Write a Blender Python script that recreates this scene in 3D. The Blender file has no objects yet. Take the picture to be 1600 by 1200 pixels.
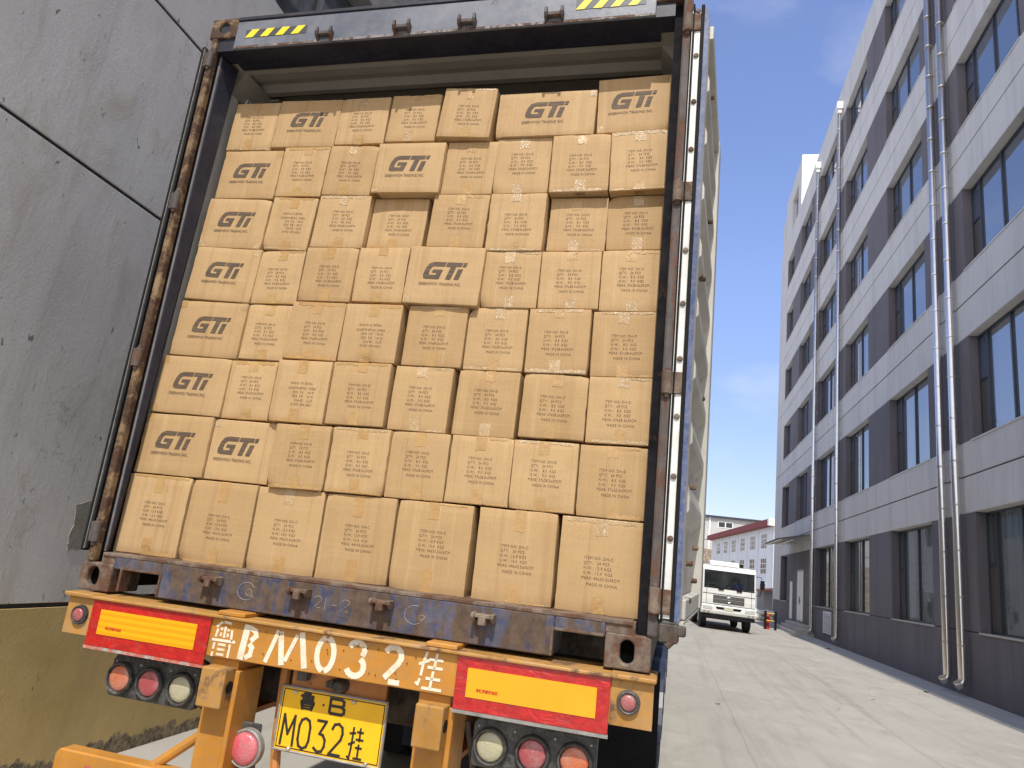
import bpy, bmesh, math, random
from mathutils import Vector, Matrix, noise
PI = math.pi
R = math.radians
sc = bpy.context.scene
COL = sc.collection

# ------------------------------------------------------------------ camera, world, sun, exposure
MB = Matrix(((0.99988, 0.010136, -0.01173), (-0.010415, 0.999659, -0.023966), (0.011483, 0.024086, 0.999644)))
RM = Matrix(((0.968376, 0.225424, 0.106921), (0.049416, 0.246764, -0.967815), (-0.244552, 0.942492, 0.22782)))
CC = Vector((1.29094, -2.60055, 0.37629))
CAM = Vector((1.26001, -2.62212, 1.8))
_r = MB @ Vector(RM[0]); _u = -(MB @ Vector(RM[1])); _b = -(MB @ Vector(RM[2]))
cd = bpy.data.cameras.new('camera')
cam = bpy.data.objects.new('camera', cd); COL.objects.link(cam)
cam.matrix_world = Matrix(((_r.x, _u.x, _b.x, CAM.x), (_r.y, _u.y, _b.y, CAM.y), (_r.z, _u.z, _b.z, CAM.z), (0, 0, 0, 1)))
cd.sensor_fit = 'HORIZONTAL'; cd.sensor_width = 36; cd.lens = 36 * 1077.48 / 1600
cd.clip_start = 0.05; cd.clip_end = 2000
sc.camera = cam
# container frame -> world
_t = CAM - MB @ CC
MC = Matrix(((MB[0][0], MB[0][1], MB[0][2], _t.x), (MB[1][0], MB[1][1], MB[1][2], _t.y), (MB[2][0], MB[2][1], MB[2][2], _t.z), (0, 0, 0, 1)))

SUN_EL = 56.5
SUN_X = 0.055            # sun stands behind the camera, a touch to the right
sdir = Vector((SUN_X, -1, 0)).normalized() * math.cos(R(SUN_EL)) + Vector((0, 0, math.sin(R(SUN_EL))))
w = bpy.data.worlds.new('World'); sc.world = w; w.use_nodes = True
wn = w.node_tree.nodes; wl = w.node_tree.links
bg = wn['Background']
sky = wn.new('ShaderNodeTexSky'); sky.sky_type = 'NISHITA'; sky.sun_disc = False
sky.sun_elevation = R(SUN_EL); sky.sun_rotation = math.atan2(sdir.x, sdir.y)
sky.air_density = 1.25; sky.dust_density = 0.3; sky.ozone_density = 4.2; sky.altitude = 900
# thin high cloud veil mixed into the sky
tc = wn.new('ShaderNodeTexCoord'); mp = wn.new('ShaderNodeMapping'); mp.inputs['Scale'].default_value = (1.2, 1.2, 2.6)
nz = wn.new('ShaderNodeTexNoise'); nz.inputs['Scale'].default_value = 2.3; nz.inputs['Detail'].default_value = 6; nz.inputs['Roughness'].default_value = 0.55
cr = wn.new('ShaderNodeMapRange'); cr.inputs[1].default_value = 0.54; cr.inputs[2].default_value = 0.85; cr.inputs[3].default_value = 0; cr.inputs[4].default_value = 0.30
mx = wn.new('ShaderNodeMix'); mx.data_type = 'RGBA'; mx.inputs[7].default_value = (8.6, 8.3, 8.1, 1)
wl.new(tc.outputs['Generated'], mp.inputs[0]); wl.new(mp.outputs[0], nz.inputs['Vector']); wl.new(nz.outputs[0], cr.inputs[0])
tn = wn.new('ShaderNodeMix'); tn.data_type = 'RGBA'; tn.blend_type = 'MULTIPLY'; tn.inputs[0].default_value = 1; tn.inputs[7].default_value = (1.38, 1.18, 1.28, 1); wl.new(sky.outputs[0], tn.inputs[6])
# hazier, dimmer air low over the roofs
sz = wn.new('ShaderNodeSeparateXYZ'); hz = wn.new('ShaderNodeMapRange'); hz.inputs[1].default_value = 0.0; hz.inputs[2].default_value = 0.42; hz.inputs[3].default_value = 0.58; hz.inputs[4].default_value = 1.06
hm = wn.new('ShaderNodeVectorMath'); hm.operation = 'SCALE'
wl.new(tc.outputs['Generated'], sz.inputs[0]); wl.new(sz.outputs[2], hz.inputs[0]); wl.new(hz.outputs[0], hm.inputs['Scale']); wl.new(tn.outputs[2], hm.inputs[0])
# white veil added to the unseen sky behind the camera, neutralises blue fill light
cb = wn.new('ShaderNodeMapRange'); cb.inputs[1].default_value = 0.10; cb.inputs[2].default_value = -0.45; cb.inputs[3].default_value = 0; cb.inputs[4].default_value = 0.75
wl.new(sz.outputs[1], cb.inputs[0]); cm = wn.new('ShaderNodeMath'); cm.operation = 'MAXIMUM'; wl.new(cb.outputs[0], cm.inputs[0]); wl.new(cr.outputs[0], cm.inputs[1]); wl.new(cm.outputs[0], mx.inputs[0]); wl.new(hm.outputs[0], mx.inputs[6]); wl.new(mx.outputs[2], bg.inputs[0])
bg.inputs[1].default_value = 0.15
sd = bpy.data.lights.new('sun', 'SUN'); sd.energy = 4.0; sd.angle = R(0.55); sd.color = (1.0, 0.955, 0.88)
sun = bpy.data.objects.new('sun', sd); COL.objects.link(sun)
sun.rotation_euler = sdir.to_track_quat('Z', 'Y').to_euler()
sc.view_settings.view_transform = 'Standard'; sc.view_settings.look = 'None'
sc.view_settings.exposure = 0.25; sc.view_settings.gamma = 1; sc.view_settings.use_curve_mapping = False

# ------------------------------------------------------------------ materials
class NT:
    def __init__(s, name):
        s.m = bpy.data.materials.new(name); s.m.use_nodes = True
        s.n = s.m.node_tree.nodes; s.l = s.m.node_tree.links; s.b = s.n['Principled BSDF']
        s.tc = s.n.new('ShaderNodeTexCoord'); s.oi = s.n.new('ShaderNodeObjectInfo')
    def co(s, scale=(1, 1, 1), rnd=False, world=False):
        if world:
            src = s.n.new('ShaderNodeNewGeometry').outputs['Position']
        else:
            src = s.tc.outputs['Object']
        if rnd:
            v = s.n.new('ShaderNodeVectorMath'); v.operation = 'MULTIPLY_ADD'
            v.inputs[1].default_value = (37, 53, 71); cmb = s.n.new('ShaderNodeCombineXYZ')
            for i in range(3): s.l.new(s.oi.outputs['Random'], cmb.inputs[i])
            s.l.new(cmb.outputs[0], v.inputs[0]); s.l.new(src, v.inputs[2]); src = v.outputs[0]
        m = s.n.new('ShaderNodeMapping'); m.inputs['Scale'].default_value = scale
        s.l.new(src, m.inputs[0]); return m.outputs[0]
    def noise(s, sc_, detail=4, rough=.55, coord=None, dist=0):
        t = s.n.new('ShaderNodeTexNoise'); t.inputs['Scale'].default_value = sc_; t.inputs['Detail'].default_value = detail
        t.inputs['Roughness'].default_value = rough; t.inputs['Distortion'].default_value = dist
        if coord is not None: s.l.new(coord, t.inputs['Vector'])
        return t.outputs[0]
    def rng(s, v, a, b, c=0., d=1.):
        t = s.n.new('ShaderNodeMapRange')
        for i, x in enumerate((a, b, c, d)): t.inputs[i + 1].default_value = x
        s.l.new(v, t.inputs[0]); return t.outputs[0]
    def mix(s, f, a, b, mode='MIX'):
        t = s.n.new('ShaderNodeMix'); t.data_type = 'RGBA'; t.blend_type = mode
        for v, i in ((f, 0), (a, 6), (b, 7)):
            if isinstance(v, (int, float)): t.inputs[i].default_value = v
            elif isinstance(v, tuple): t.inputs[i].default_value = v + (1,) if len(v) == 3 else v
            else: s.l.new(v, t.inputs[i])
        return t.outputs[2]
    def math(s, op, a, b=None):
        t = s.n.new('ShaderNodeMath'); t.operation = op
        for v, i in ((a, 0), (b, 1)):
            if v is None: continue
            if isinstance(v, (int, float)): t.inputs[i].default_value = v
            else: s.l.new(v, t.inputs[i])
        return t.outputs[0]
    def sep(s, coord):
        t = s.n.new('ShaderNodeSeparateXYZ'); s.l.new(coord, t.inputs[0]); return t.outputs
    def bump(s, h, strength=.3, dist=.01):
        t = s.n.new('ShaderNodeBump'); t.inputs['Strength'].default_value = strength; t.inputs['Distance'].default_value = dist
        s.l.new(h, t.inputs['Height']); s.l.new(t.outputs[0], s.b.inputs['Normal'])
    def set(s, **k):
        nm = dict(col='Base Color', rough='Roughness', metal='Metallic', ior='IOR', coat='Coat Weight', coatr='Coat Roughness', spec='Specular IOR Level', alpha='Alpha', trans='Transmission Weight')
        for a, v in k.items():
            i = s.b.inputs[nm[a]]
            if isinstance(v, tuple): i.default_value = v + (1,) if len(v) == 3 else v
            elif isinstance(v, (int, float)): i.default_value = v
            else: s.l.new(v, i)
        return s.m

def plain(name, col, rough=.6, metal=0., var=.15, scale=6., bump=0., **k):
    t = NT(name); c = t.co(rnd=True); n = t.noise(scale, 4, .6, c)
    col2 = tuple(max(0, x * (1 - var)) for x in col); col3 = tuple(min(1, x * (1 + var)) for x in col)
    if bump: t.bump(t.noise(scale * 6, 3, .6, c), bump, .004)
    return t.set(col=t.mix(t.rng(n, .3, .7), col2, col3), rough=rough, metal=metal, **k)

def worn(name, paint, rust=(.16, .07, .035), dust=(.30, .25, .19), amount=.45, dusty=.35, rough=.55, scale=5., stretch=(1, 1, 1), edge=None, metal=0.):
    """old paint with rust patches and dust"""
    t = NT(name); c = t.co(stretch); cw = t.co()
    n1 = t.noise(scale, 8, .7, c, .4); n2 = t.noise(scale * 4.5, 6, .7, cw); n3 = t.noise(scale * .6, 5, .6, cw)
    rust2 = tuple(x * .45 for x in rust)
    rc = t.mix(t.rng(n2, .35, .7), rust2, rust)
    pv = t.mix(t.rng(n3, .3, .7), tuple(x * .72 for x in paint), tuple(min(1, x * 1.25) for x in paint))
    lo = 1 - amount
    pv = t.mix(t.rng(t.math('ADD', t.math('MULTIPLY', n2, .6), t.math('MULTIPLY', n3, .4)), .42, .72, 0, dusty), pv, dust)
    f = t.rng(t.math('ADD', t.math('MULTIPLY', n1, .75), t.math('MULTIPLY', n2, .25)), lo - .04 + .02, lo + .06)
    colr = t.mix(f, pv, rc)
    t.bump(t.math('ADD', t.math('MULTIPLY', f, .5), n2), .35, .003)
    return t.set(col=colr, rough=t.rng(f, 0, 1, rough, .9), metal=metal)

def m_cardboard():
    t = NT('cardboard'); c = t.co(rnd=True)
    x = t.sep(c)
    big = t.noise(2.2, 4, .6, c); fine = t.noise(90, 3, .7, c)
    streak = t.noise(1, 3, .6, t.co((85, 85, 1.1), rnd=True))
    hstreak = t.noise(1, 2, .6, t.co((2, 2, 120), rnd=True))
    flute = t.n.new('ShaderNodeTexWave'); flute.bands_direction = 'X'; flute.inputs['Scale'].default_value = 48; flute.inputs['Distortion'].default_value = .6
    t.l.new(c, flute.inputs['Vector'])
    base = t.mix(t.rng(big, .3, .7), (.405, .262, .122), (.482, .325, .156))
    base = t.mix(t.oi.outputs['Random'], t.mix(.45, base, (.36, .225, .105)), t.mix(.6, base, (.50, .335, .175)))
    base = t.mix(t.rng(streak, .60, .74, 0, .42), base, (.34, .195, .085))
    s2 = t.noise(1, 2, .6, t.co((30, 30, .7), rnd=True))
    base = t.mix(t.rng(s2, .56, .70, 0, .42), base, (.33, .195, .085))
    base = t.mix(t.rng(s2, .40, .30, 0, .25), base, (.60, .42, .22))
    base = t.mix(t.rng(t.noise(5.5, 5, .7, c, .6), .52, .72, 0, .35), base, (.35, .215, .095))
    base = t.mix(t.rng(hstreak, .5, .8, 0, .18), base, (.62, .42, .22))
    base = t.mix(t.rng(fine, .3, .75, 0, .22), base, (.36, .22, .10))
    crease = t.noise(1, 2, .5, t.co((34, 34, .5), rnd=True))
    h = t.math('ADD', t.math('MULTIPLY', flute.outputs['Fac'], .35), t.math('MULTIPLY', streak, 1.4))
    h = t.math('ADD', h, t.math('MULTIPLY', t.noise(9, 4, .6, c), 1.6)); h = t.math('ADD', h, t.math('MULTIPLY', crease, 1.2))
    t.bump(h, .45, .0028)
    return t.set(col=base, rough=.72, spec=.35)

def m_tape(name='brown_tape', pale=False):
    t = NT(name); c = t.co(rnd=True)
    n = t.noise(35, 5, .75, c, 1.5); n2 = t.noise(8, 3, .6, c)
    a, b = ((.40, .235, .085), (.47, .29, .115)) if not pale else ((.40, .26, .12), (.52, .37, .20))
    glint = t.noise(1, 3, .7, t.co((70, 70, 25), rnd=True), 2.)
    cl = t.mix(t.rng(n2, .3, .7), a, b)
    cl = t.mix(t.rng(glint, .62, .70, 0, .75 if pale else .25), cl, (.85, .80, .70))
    t.bump(t.math('ADD', n, glint), .9 if pale else .5, .004)
    return t.set(col=cl, rough=.28 if not pale else .2, coat=.5, coatr=.12)

def m_ink():
    t = NT('printing_ink'); c = t.co(rnd=True)
    f = t.rng(t.noise(1, 2, .6, t.co((10, 10, 420), rnd=True)), .50, .66, 0, .5)
    return t.set(col=t.mix(f, (.080, .055, .036), (.26, .17, .09)), rough=.75)

def m_text():
    t = NT('text_ink'); c = t.co(rnd=True)
    f = t.rng(t.noise(160, 2, .6, c), .45, .68, 0, .6)
    return t.set(col=t.mix(f, (.085, .05, .03), (.26, .16, .085)), rough=.75)

M = {}
M['card'] = m_cardboard(); M['tape'] = m_tape(); M['clear_tape'] = m_tape('clear_tape', True); M['ink'] = m_ink(); M['text'] = m_text()
M['navy'] = worn('worn_navy_paint', (.032, .042, .100), rust=(.135, .090, .062), dust=(.19, .165, .14), amount=.535, dusty=.8, scale=5, stretch=(3.2, 1, .8))
M['navy_dark'] = worn('dark_navy_paint', (.010, .012, .026), rust=(.08, .045, .03), dust=(.10, .09, .085), amount=.38, dusty=.25, scale=6)
M['rust'] = worn('rusted_steel', (.125, .090, .070), rust=(.14, .068, .038), dust=(.30, .24, .175), amount=.52, dusty=.9, scale=9, rough=.78)
M['rust_orange'] = worn('rusted_steel_ochre', (.20, .125, .06), rust=(.085, .042, .024), dust=(.25, .19, .13), amount=.54, dusty=.6, scale=9, rough=.8)
M['rust_bar'] = worn('rusty_door_bar', (.065, .056, .054), rust=(.15, .065, .036), dust=(.17, .14, .12), amount=.48, dusty=.6, scale=6, stretch=(3, 3, .6), rough=.7)
M['header'] = worn('faded_blue_grey_paint', (.125, .14, .18), rust=(.10, .06, .04), dust=(.27, .255, .235), amount=.40, dusty=.5, scale=5, rough=.45)
M['yellow'] = worn('worn_yellow_paint', (.49, .205, .020), rust=(.15, .075, .035), dust=(.30, .19, .085), amount=.37, dusty=.75, scale=5, stretch=(1.6, 1, .6), rough=.48)
M['yellow_dirty'] = worn('dirty_yellow_paint', (.42, .205, .035), rust=(.17, .095, .05), dust=(.31, .225, .14), amount=.45, dusty=.9, scale=6, rough=.6)
M['orange_dark'] = worn('orange_primer', (.42, .15, .02), amount=.38, dusty=.4, scale=5)
M['white_strip'] = worn('scuffed_white_steel', (.78, .77, .74), rust=(.25, .16, .10), dust=(.5, .46, .40), amount=.33, dusty=.35, scale=8, rough=.4)
M['door_inner'] = worn('door_inner_paint', (.44, .43, .39), rust=(.26, .17, .09), dust=(.40, .36, .29), amount=.31, dusty=.4, scale=3, rough=.5)
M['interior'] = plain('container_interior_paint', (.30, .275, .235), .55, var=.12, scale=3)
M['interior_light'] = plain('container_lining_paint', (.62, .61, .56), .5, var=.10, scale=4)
M['door_blue'] = worn('door_edge_blue', (.045, .075, .19), rust=(.2, .12, .07), dust=(.45, .43, .40), amount=.34, dusty=.4, scale=8, stretch=(1, 1, .5))
M['black'] = plain('black_rubber', (.010, .010, .011), .8, var=.3, spec=.2)
M['hole'] = plain('cavity_shade', (.004, .004, .004), 1., spec=0.)
M['black_plastic'] = worn('dusty_black_plastic', (.022, .022, .022), rust=(.16, .15, .13), dust=(.22, .21, .19), amount=.42, dusty=.5, scale=9, rough=.5)
M['dark_steel'] = worn('grimy_chassis_steel', (.03, .028, .026), rust=(.09, .05, .03), amount=.48, dusty=.6, scale=5, rough=.8)
M['grey_steel'] = plain('grey_steel', (.30, .29, .27), .5, var=.3, scale=20, metal=.3)
M['bright_steel'] = plain('bright_steel', (.62, .61, .58), .3, var=.2, scale=30, metal=.8)
t = NT('red_reflective_film'); c = t.co((1, 1, 1.4)); wr_ = t.noise(9, 4, .6, c, 2.2); t.bump(wr_, .7, .012)
M['red_film'] = t.set(col=t.mix(t.rng(t.noise(26, 5, .7, c), .5, .75, 0, .35), t.mix(t.rng(wr_, .35, .65), (.36, .008, .010), (.52, .012, .010)), (.30, .10, .07)), rough=.3, coat=.5, coatr=.15)
M['amber_film'] = None
t = NT('amber_reflective_film'); wv = t.n.new('ShaderNodeTexWave'); wv.bands_direction = 'Z'; wv.inputs['Scale'].default_value = 13; wv.inputs['Distortion'].default_value = .4; wv.inputs['Detail Scale'].default_value = .4
t.l.new(t.co(), wv.inputs['Vector'])
M['amber_film'] = t.set(col=t.mix(t.rng(wv.outputs['Fac'], .35, .65), (.72, .31, .003), (.84, .39, .006)), rough=.35, coat=.3)
M['amber_film_flat'] = plain('amber_film', (.80, .36, .006), .35, var=.06, scale=6, coat=.3)
M['silver_edge'] = worn('chipped_backing_edge', (.45, .10, .07), rust=(.5, .48, .44), dust=(.45, .42, .38), amount=.5, dusty=.4, scale=14)
t = NT('stencil_white_paint'); c = t.co(); f = t.rng(t.math('ADD', t.math('MULTIPLY', t.noise(22, 6, .75, c), .6), t.math('MULTIPLY', t.noise(6, 3, .6, c), .4)), .50, .68, 0, .85)
M['stencil'] = t.set(col=t.mix(f, (.74, .66, .52), (.60, .30, .06)), rough=.6)
M['plate_yellow'] = plain('plate_yellow', (.84, .47, .008), .4, var=.07, scale=12)
M['plate_black'] = plain('plate_black', (.02, .018, .015), .45, var=.3, scale=40)
M['chalk'] = plain('chalk', (.34, .34, .36), .9, var=.3, scale=60)

def m_lens(name, col):
    t = NT(name); c = t.co()
    ck = t.n.new('ShaderNodeTexVoronoi'); ck.inputs['Scale'].default_value = 150; t.l.new(c, ck.inputs['Vector'])
    t.bump(ck.outputs['Distance'], .5, .002)
    dn = t.noise(18, 5, .7, c)
    return t.set(col=t.mix(t.rng(dn, .40, .70, 0.10, .55), col, (.36, .31, .27)), rough=.3, coat=.5, coatr=.2)
M['lens_orange'] = m_lens('orange_lens', (.52, .10, .02)); M['lens_red'] = m_lens('red_lens', (.34, .035, .05))
M['lens_clear'] = m_lens('clear_lens', (.42, .40, .24)); M['lens_pink'] = m_lens('faded_red_lens', (.60, .07, .11))

# ground concrete
t = NT('road_concrete'); c = t.co(world=True)
n1 = t.noise(.35, 6, .6, c); n2 = t.noise(2.4, 6, .7, t.co((1, .35, 1), world=True), .8); n3 = t.noise(60, 4, .7, c)
cl = t.mix(t.rng(n1, .3, .7), (.31, .292, .255), (.395, .372, .328))
cl = t.mix(t.rng(n2, .48, .72, 0, .50), cl, (.235, .215, .18))
ty = t.noise(1, 5, .65, t.co((2.6, .10, 1), world=True), .5)
cl = t.mix(t.rng(ty, .53, .72, 0, .45), cl, (.20, .185, .16))
oil = t.noise(.9, 5, .6, c, .5)
cl = t.mix(t.rng(oil, .66, .74, 0, .5), cl, (.15, .14, .12))
cl = t.mix(t.rng(t.noise(1.1, 4, .6, c), .30, .42, .35, 0), cl, (.47, .45, .40))
cl = t.mix(t.rng(n3, .3, .8, 0, .22), cl, (.30, .285, .26))
xs = t.sep(c)
def jointx(x0, wid=.012):
    d = t.math('ABSOLUTE', t.math('ADD', t.math('ADD', xs[0], -x0), t.math('MULTIPLY', t.math('ADD', t.noise(.8, 3, .6, c), -.5), .10)))
    return t.rng(d, wid * .3, wid * 1.2, .35, 0)
j = t.math('MAXIMUM', jointx(2.31), jointx(4.72))
crk = t.n.new('ShaderNodeTexVoronoi'); crk.feature = 'DISTANCE_TO_EDGE'; crk.inputs['Scale'].default_value = .16; 
wc = t.n.new('ShaderNodeVectorMath'); wc.operation = 'ADD'; nn = t.n.new('ShaderNodeTexNoise'); nn.inputs['Scale'].default_value = 1.3; nn.inputs['Detail'].default_value = 6
t.l.new(c, nn.inputs['Vector']); t.l.new(c, wc.inputs[0]); t.l.new(nn.outputs['Color'], wc.inputs[1]); t.l.new(wc.outputs[0], crk.inputs['Vector'])
j = t.math('MAXIMUM', j, t.rng(crk.outputs['Distance'], .0006, .0022, .4, 0))
cl = t.mix(j, cl, (.13, .12, .105))
t.bump(t.math('ADD', n3, n2), .25, .006)
M['road'] = t.set(col=cl, rough=.85)
t = NT('apron_concrete'); c = t.co(world=True)
M['apron'] = t.set(col=t.mix(t.rng(t.noise(1.4, 6, .7, c), .3, .7), (.31, .31, .30), (.41, .405, .385)), rough=.85)

# old grey facade panels and ochre plinth on the left
t = NT('grey_cement_facade'); c = t.co(world=True)
n1 = t.noise(.9, 6, .6, c); n2 = t.noise(3.2, 6, .7, t.co((1, 1, .45), world=True), .6); n3 = t.noise(45, 4, .7, c)
cl = t.mix(t.rng(n1, .3, .7), (.57, .555, .535), (.67, .655, .63))
cl = t.mix(t.rng(n2, .50, .70, 0, .7), cl, (.47, .42, .33))
drip = t.noise(1, 4, .65, t.co((1, 5.5, .35), world=True), .3)
cl = t.mix(t.rng(drip, .56, .74, 0, .45), cl, (.34, .325, .30))
cl = t.mix(t.rng(t.noise(1.7, 4, .7, t.co((1, 2.2, .35), world=True)), .5, .8, 0, .45), cl, (.40, .40, .40))
cl = t.mix(t.rng(n3, .4, .8, 0, .2), cl, (.35, .35, .35))
spot = t.noise(7.5, 3, .5, t.co((1, 2.6, 1), world=True), 1.2)
cl = t.mix(t.rng(spot, .69, .715, 0, .8), cl, (.13, .12, .11))
crk = t.n.new('ShaderNodeTexVoronoi'); crk.feature = 'DISTANCE_TO_EDGE'; crk.inputs['Scale'].default_value = .55
wc = t.n.new('ShaderNodeVectorMath'); wc.operation = 'ADD'; nn = t.n.new('ShaderNodeTexNoise'); nn.inputs['Scale'].default_value = 2.1; nn.inputs['Detail'].default_value = 7
t.l.new(c, nn.inputs['Vector']); t.l.new(c, wc.inputs[0]); t.l.new(nn.outputs['Color'], wc.inputs[1]); t.l.new(wc.outputs[0], crk.inputs['Vector'])
msk = t.rng(t.noise(.8, 2, .5, c), .5, .56)
cl = t.mix(t.math('MULTIPLY', msk, t.rng(crk.outputs['Distance'], .0005, .004, .28, 0)), cl, (.16, .155, .15))
t.bump(t.math('ADD', n3, t.math('MULTIPLY', n2, 3)), .3, .004)
M['facade_grey'] = t.set(col=cl, rough=.8)
t = NT('ochre_cement_plinth'); c = t.co(world=True); z = t.sep(c)[2]
n1 = t.noise(1.6, 7, .65, c, .4); n3 = t.noise(38, 5, .75, c)
cl = t.mix(t.rng(n1, .3, .7), (.47, .335, .125), (.60, .445, .20))
cl = t.mix(t.rng(t.noise(2.4, 5, .7, t.co((1, 1, .3), world=True)), .5, .75, 0, .5), cl, (.35, .27, .14))
edge = t.math('ADD', z, t.math('MULTIPLY', t.math('ADD', t.noise(1.5, 7, .72, c, .3), -.5), -.55))
f = t.rng(edge, .07, .09, 1, 0)
rubble = t.mix(t.rng(t.noise(16, 7, .85, c), .42, .58), (.10, .08, .05), (.36, .29, .18))
cl = t.mix(f, cl, rubble)
spot = t.noise(9, 3, .5, t.co((1, 2, .7), world=True), 1.5)
cl = t.mix(t.rng(spot, .73, .76, 0, .7), cl, (.05, .045, .035))
t.bump(t.math('ADD', n3, t.math('MULTIPLY', t.math('MULTIPLY', f, t.noise(12, 6, .8, c)), 6)), .6, .012)
M['plinth'] = t.set(col=cl, rough=.9)
M['patch'] = worn('old_paper_scrap', (.27, .25, .21), rust=(.36, .34, .30), dust=(.20, .185, .15), amount=.5, scale=14)
M['brown_red'] = plain('brown_red_cornice', (.16, .035, .03), .7)
M['window_grey'] = plain('window_frame_grey', (.22, .22, .23), .4)

def m_render(name, a, b, stain):
    t = NT(name); c = t.co(world=True)
    cl = t.mix(t.rng(t.noise(.5, 5, .6, c), .3, .7), a, b)
    st = t.noise(1, 4, .65, t.co((1.6, 1.6, .16), world=True))
    cl = t.mix(t.rng(st, .47, .72, 0, .75), cl, stain)
    s3 = t.noise(1, 3, .6, t.co((7, 7, .5), world=True))
    cl = t.mix(t.rng(s3, .55, .72, 0, .6), cl, stain)
    t.bump(t.noise(55, 4, .7, c), .35, .006)
    return t.set(col=cl, rough=.85)
M['light_render'] = m_render('light_grey_render', (.55, .545, .54), (.61, .605, .595), (.45, .45, .45))
M['dark_render'] = m_render('dark_mauve_grey_render', (.128, .118, .134), (.160, .147, .165), (.10, .095, .10))
M['joint'] = plain('dark_joint', (.03, .03, .035), .9)
def m_glass(name, col, ior, rough=.03, curtain=None, amt=0):
    t = NT(name); c = t.co(world=True)
    t.bump(t.noise(.8, 2, .5, c), .02, .05)
    if curtain:   # drawn curtains and blinds behind some panes
        fold = t.noise(1, 2, .5, t.co((.01, 26, .25), world=True)); side = t.noise(1, 1, .5, t.co((.01, .9, .02), world=True, ))
        cc = t.mix(t.rng(fold, .35, .65), tuple(x * .55 for x in curtain), curtain)
        gate = t.math('MULTIPLY', t.rng(side, .47, .50), t.rng(t.oi.outputs['Random'], .35, .40))
        col = t.mix(t.math('MULTIPLY', gate, amt), col, cc)
    return t.set(col=col, ior=ior, rough=rough)
M['glass'] = m_glass('window_glass', (.07, .10, .16), 4.2, .03, (.22, .25, .28), .4)
M['glass_low'] = m_glass('ground_floor_glass', (.055, .065, .07), 1.75, .03, (.15, .18, .19), .8)
M['glass_far'] = m_glass('far_window_glass', (.05, .055, .06), 1.5)
M['infill'] = plain('bronze_infill_panel', (.085, .075, .07), .35)
M['frame'] = plain('dark_window_frame', (.035, .040, .055), .4)
M['chrome_pipe'] = plain('stainless_pipe', (.74, .71, .67), .25, metal=.95, var=.06)
M['white_paint'] = plain('white_paint', (.78, .78, .77), .5, var=.06)
M['white_truck'] = plain('white_truck_paint', (.70, .70, .68), .35, var=.06, coat=.3)
M['stone_step'] = plain('step_stone', (.42, .41, .38), .8, var=.15)
t = NT('rubble_masonry'); c = t.co(world=True); v = t.n.new('ShaderNodeTexVoronoi'); v.inputs['Scale'].default_value = 2.4; t.l.new(c, v.inputs['Vector'])
M['rubble_wall'] = t.set(col=t.mix(t.rng(v.outputs['Distance'], .2, .5), (.52, .42, .30), (.22, .18, .14)), rough=.9)
t = NT('whitewashed_brick'); c = t.co((1, 1, 1), world=True); bk = t.n.new('ShaderNodeTexBrick'); bk.inputs['Scale'].default_value = 1.2
bk.inputs['Color1'].default_value = (.52, .52, .52, 1); bk.inputs['Color2'].default_value = (.42, .41, .40, 1); bk.inputs['Mortar'].default_value = (.34, .34, .34, 1)
rot = t.n.new('ShaderNodeMapping'); rot.inputs['Rotation'].default_value = (PI / 2, 0, 0); t.l.new(c, rot.inputs[0]); t.l.new(rot.outputs[0], bk.inputs['Vector'])
M['whitewash'] = t.set(col=bk.outputs[0], rough=.9)
M['pale_blue_wall'] = m_render('pale_blue_grey_wall', (.66, .69, .72), (.73, .75, .78), (.58, .60, .62))
M['red_roof'] = plain('red_fascia', (.20, .035, .035), .7)
M['orange_tile'] = plain('orange_roof_tile', (.42, .15, .07), .8)
M['bag'] = plain('white_woven_bag', (.62, .61, .57), .8, var=.2, scale=5)
M['red_paint'] = plain('red_hydrant_paint', (.40, .02, .02), .4)
M['bar_yellow'] = plain('yellow_bar_paint', (.75, .50, .03), .5)
M['blue_cloth'] = plain('blue_cloth', (.04, .11, .45), .8); M['skin'] = plain('skin', (.45, .26, .18), .6); M['seat_cloth'] = plain('seat_cloth', (.38, .38, .36), .8)
t = NT('windscreen_glass')
M['windscreen'] = t.set(col=(.9, .95, .95), rough=.02, trans=1., ior=1.45)
M['tyre'] = plain('tyre_rubber', (.018, .018, .020), .8, var=.3, scale=12, bump=.2)

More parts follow.
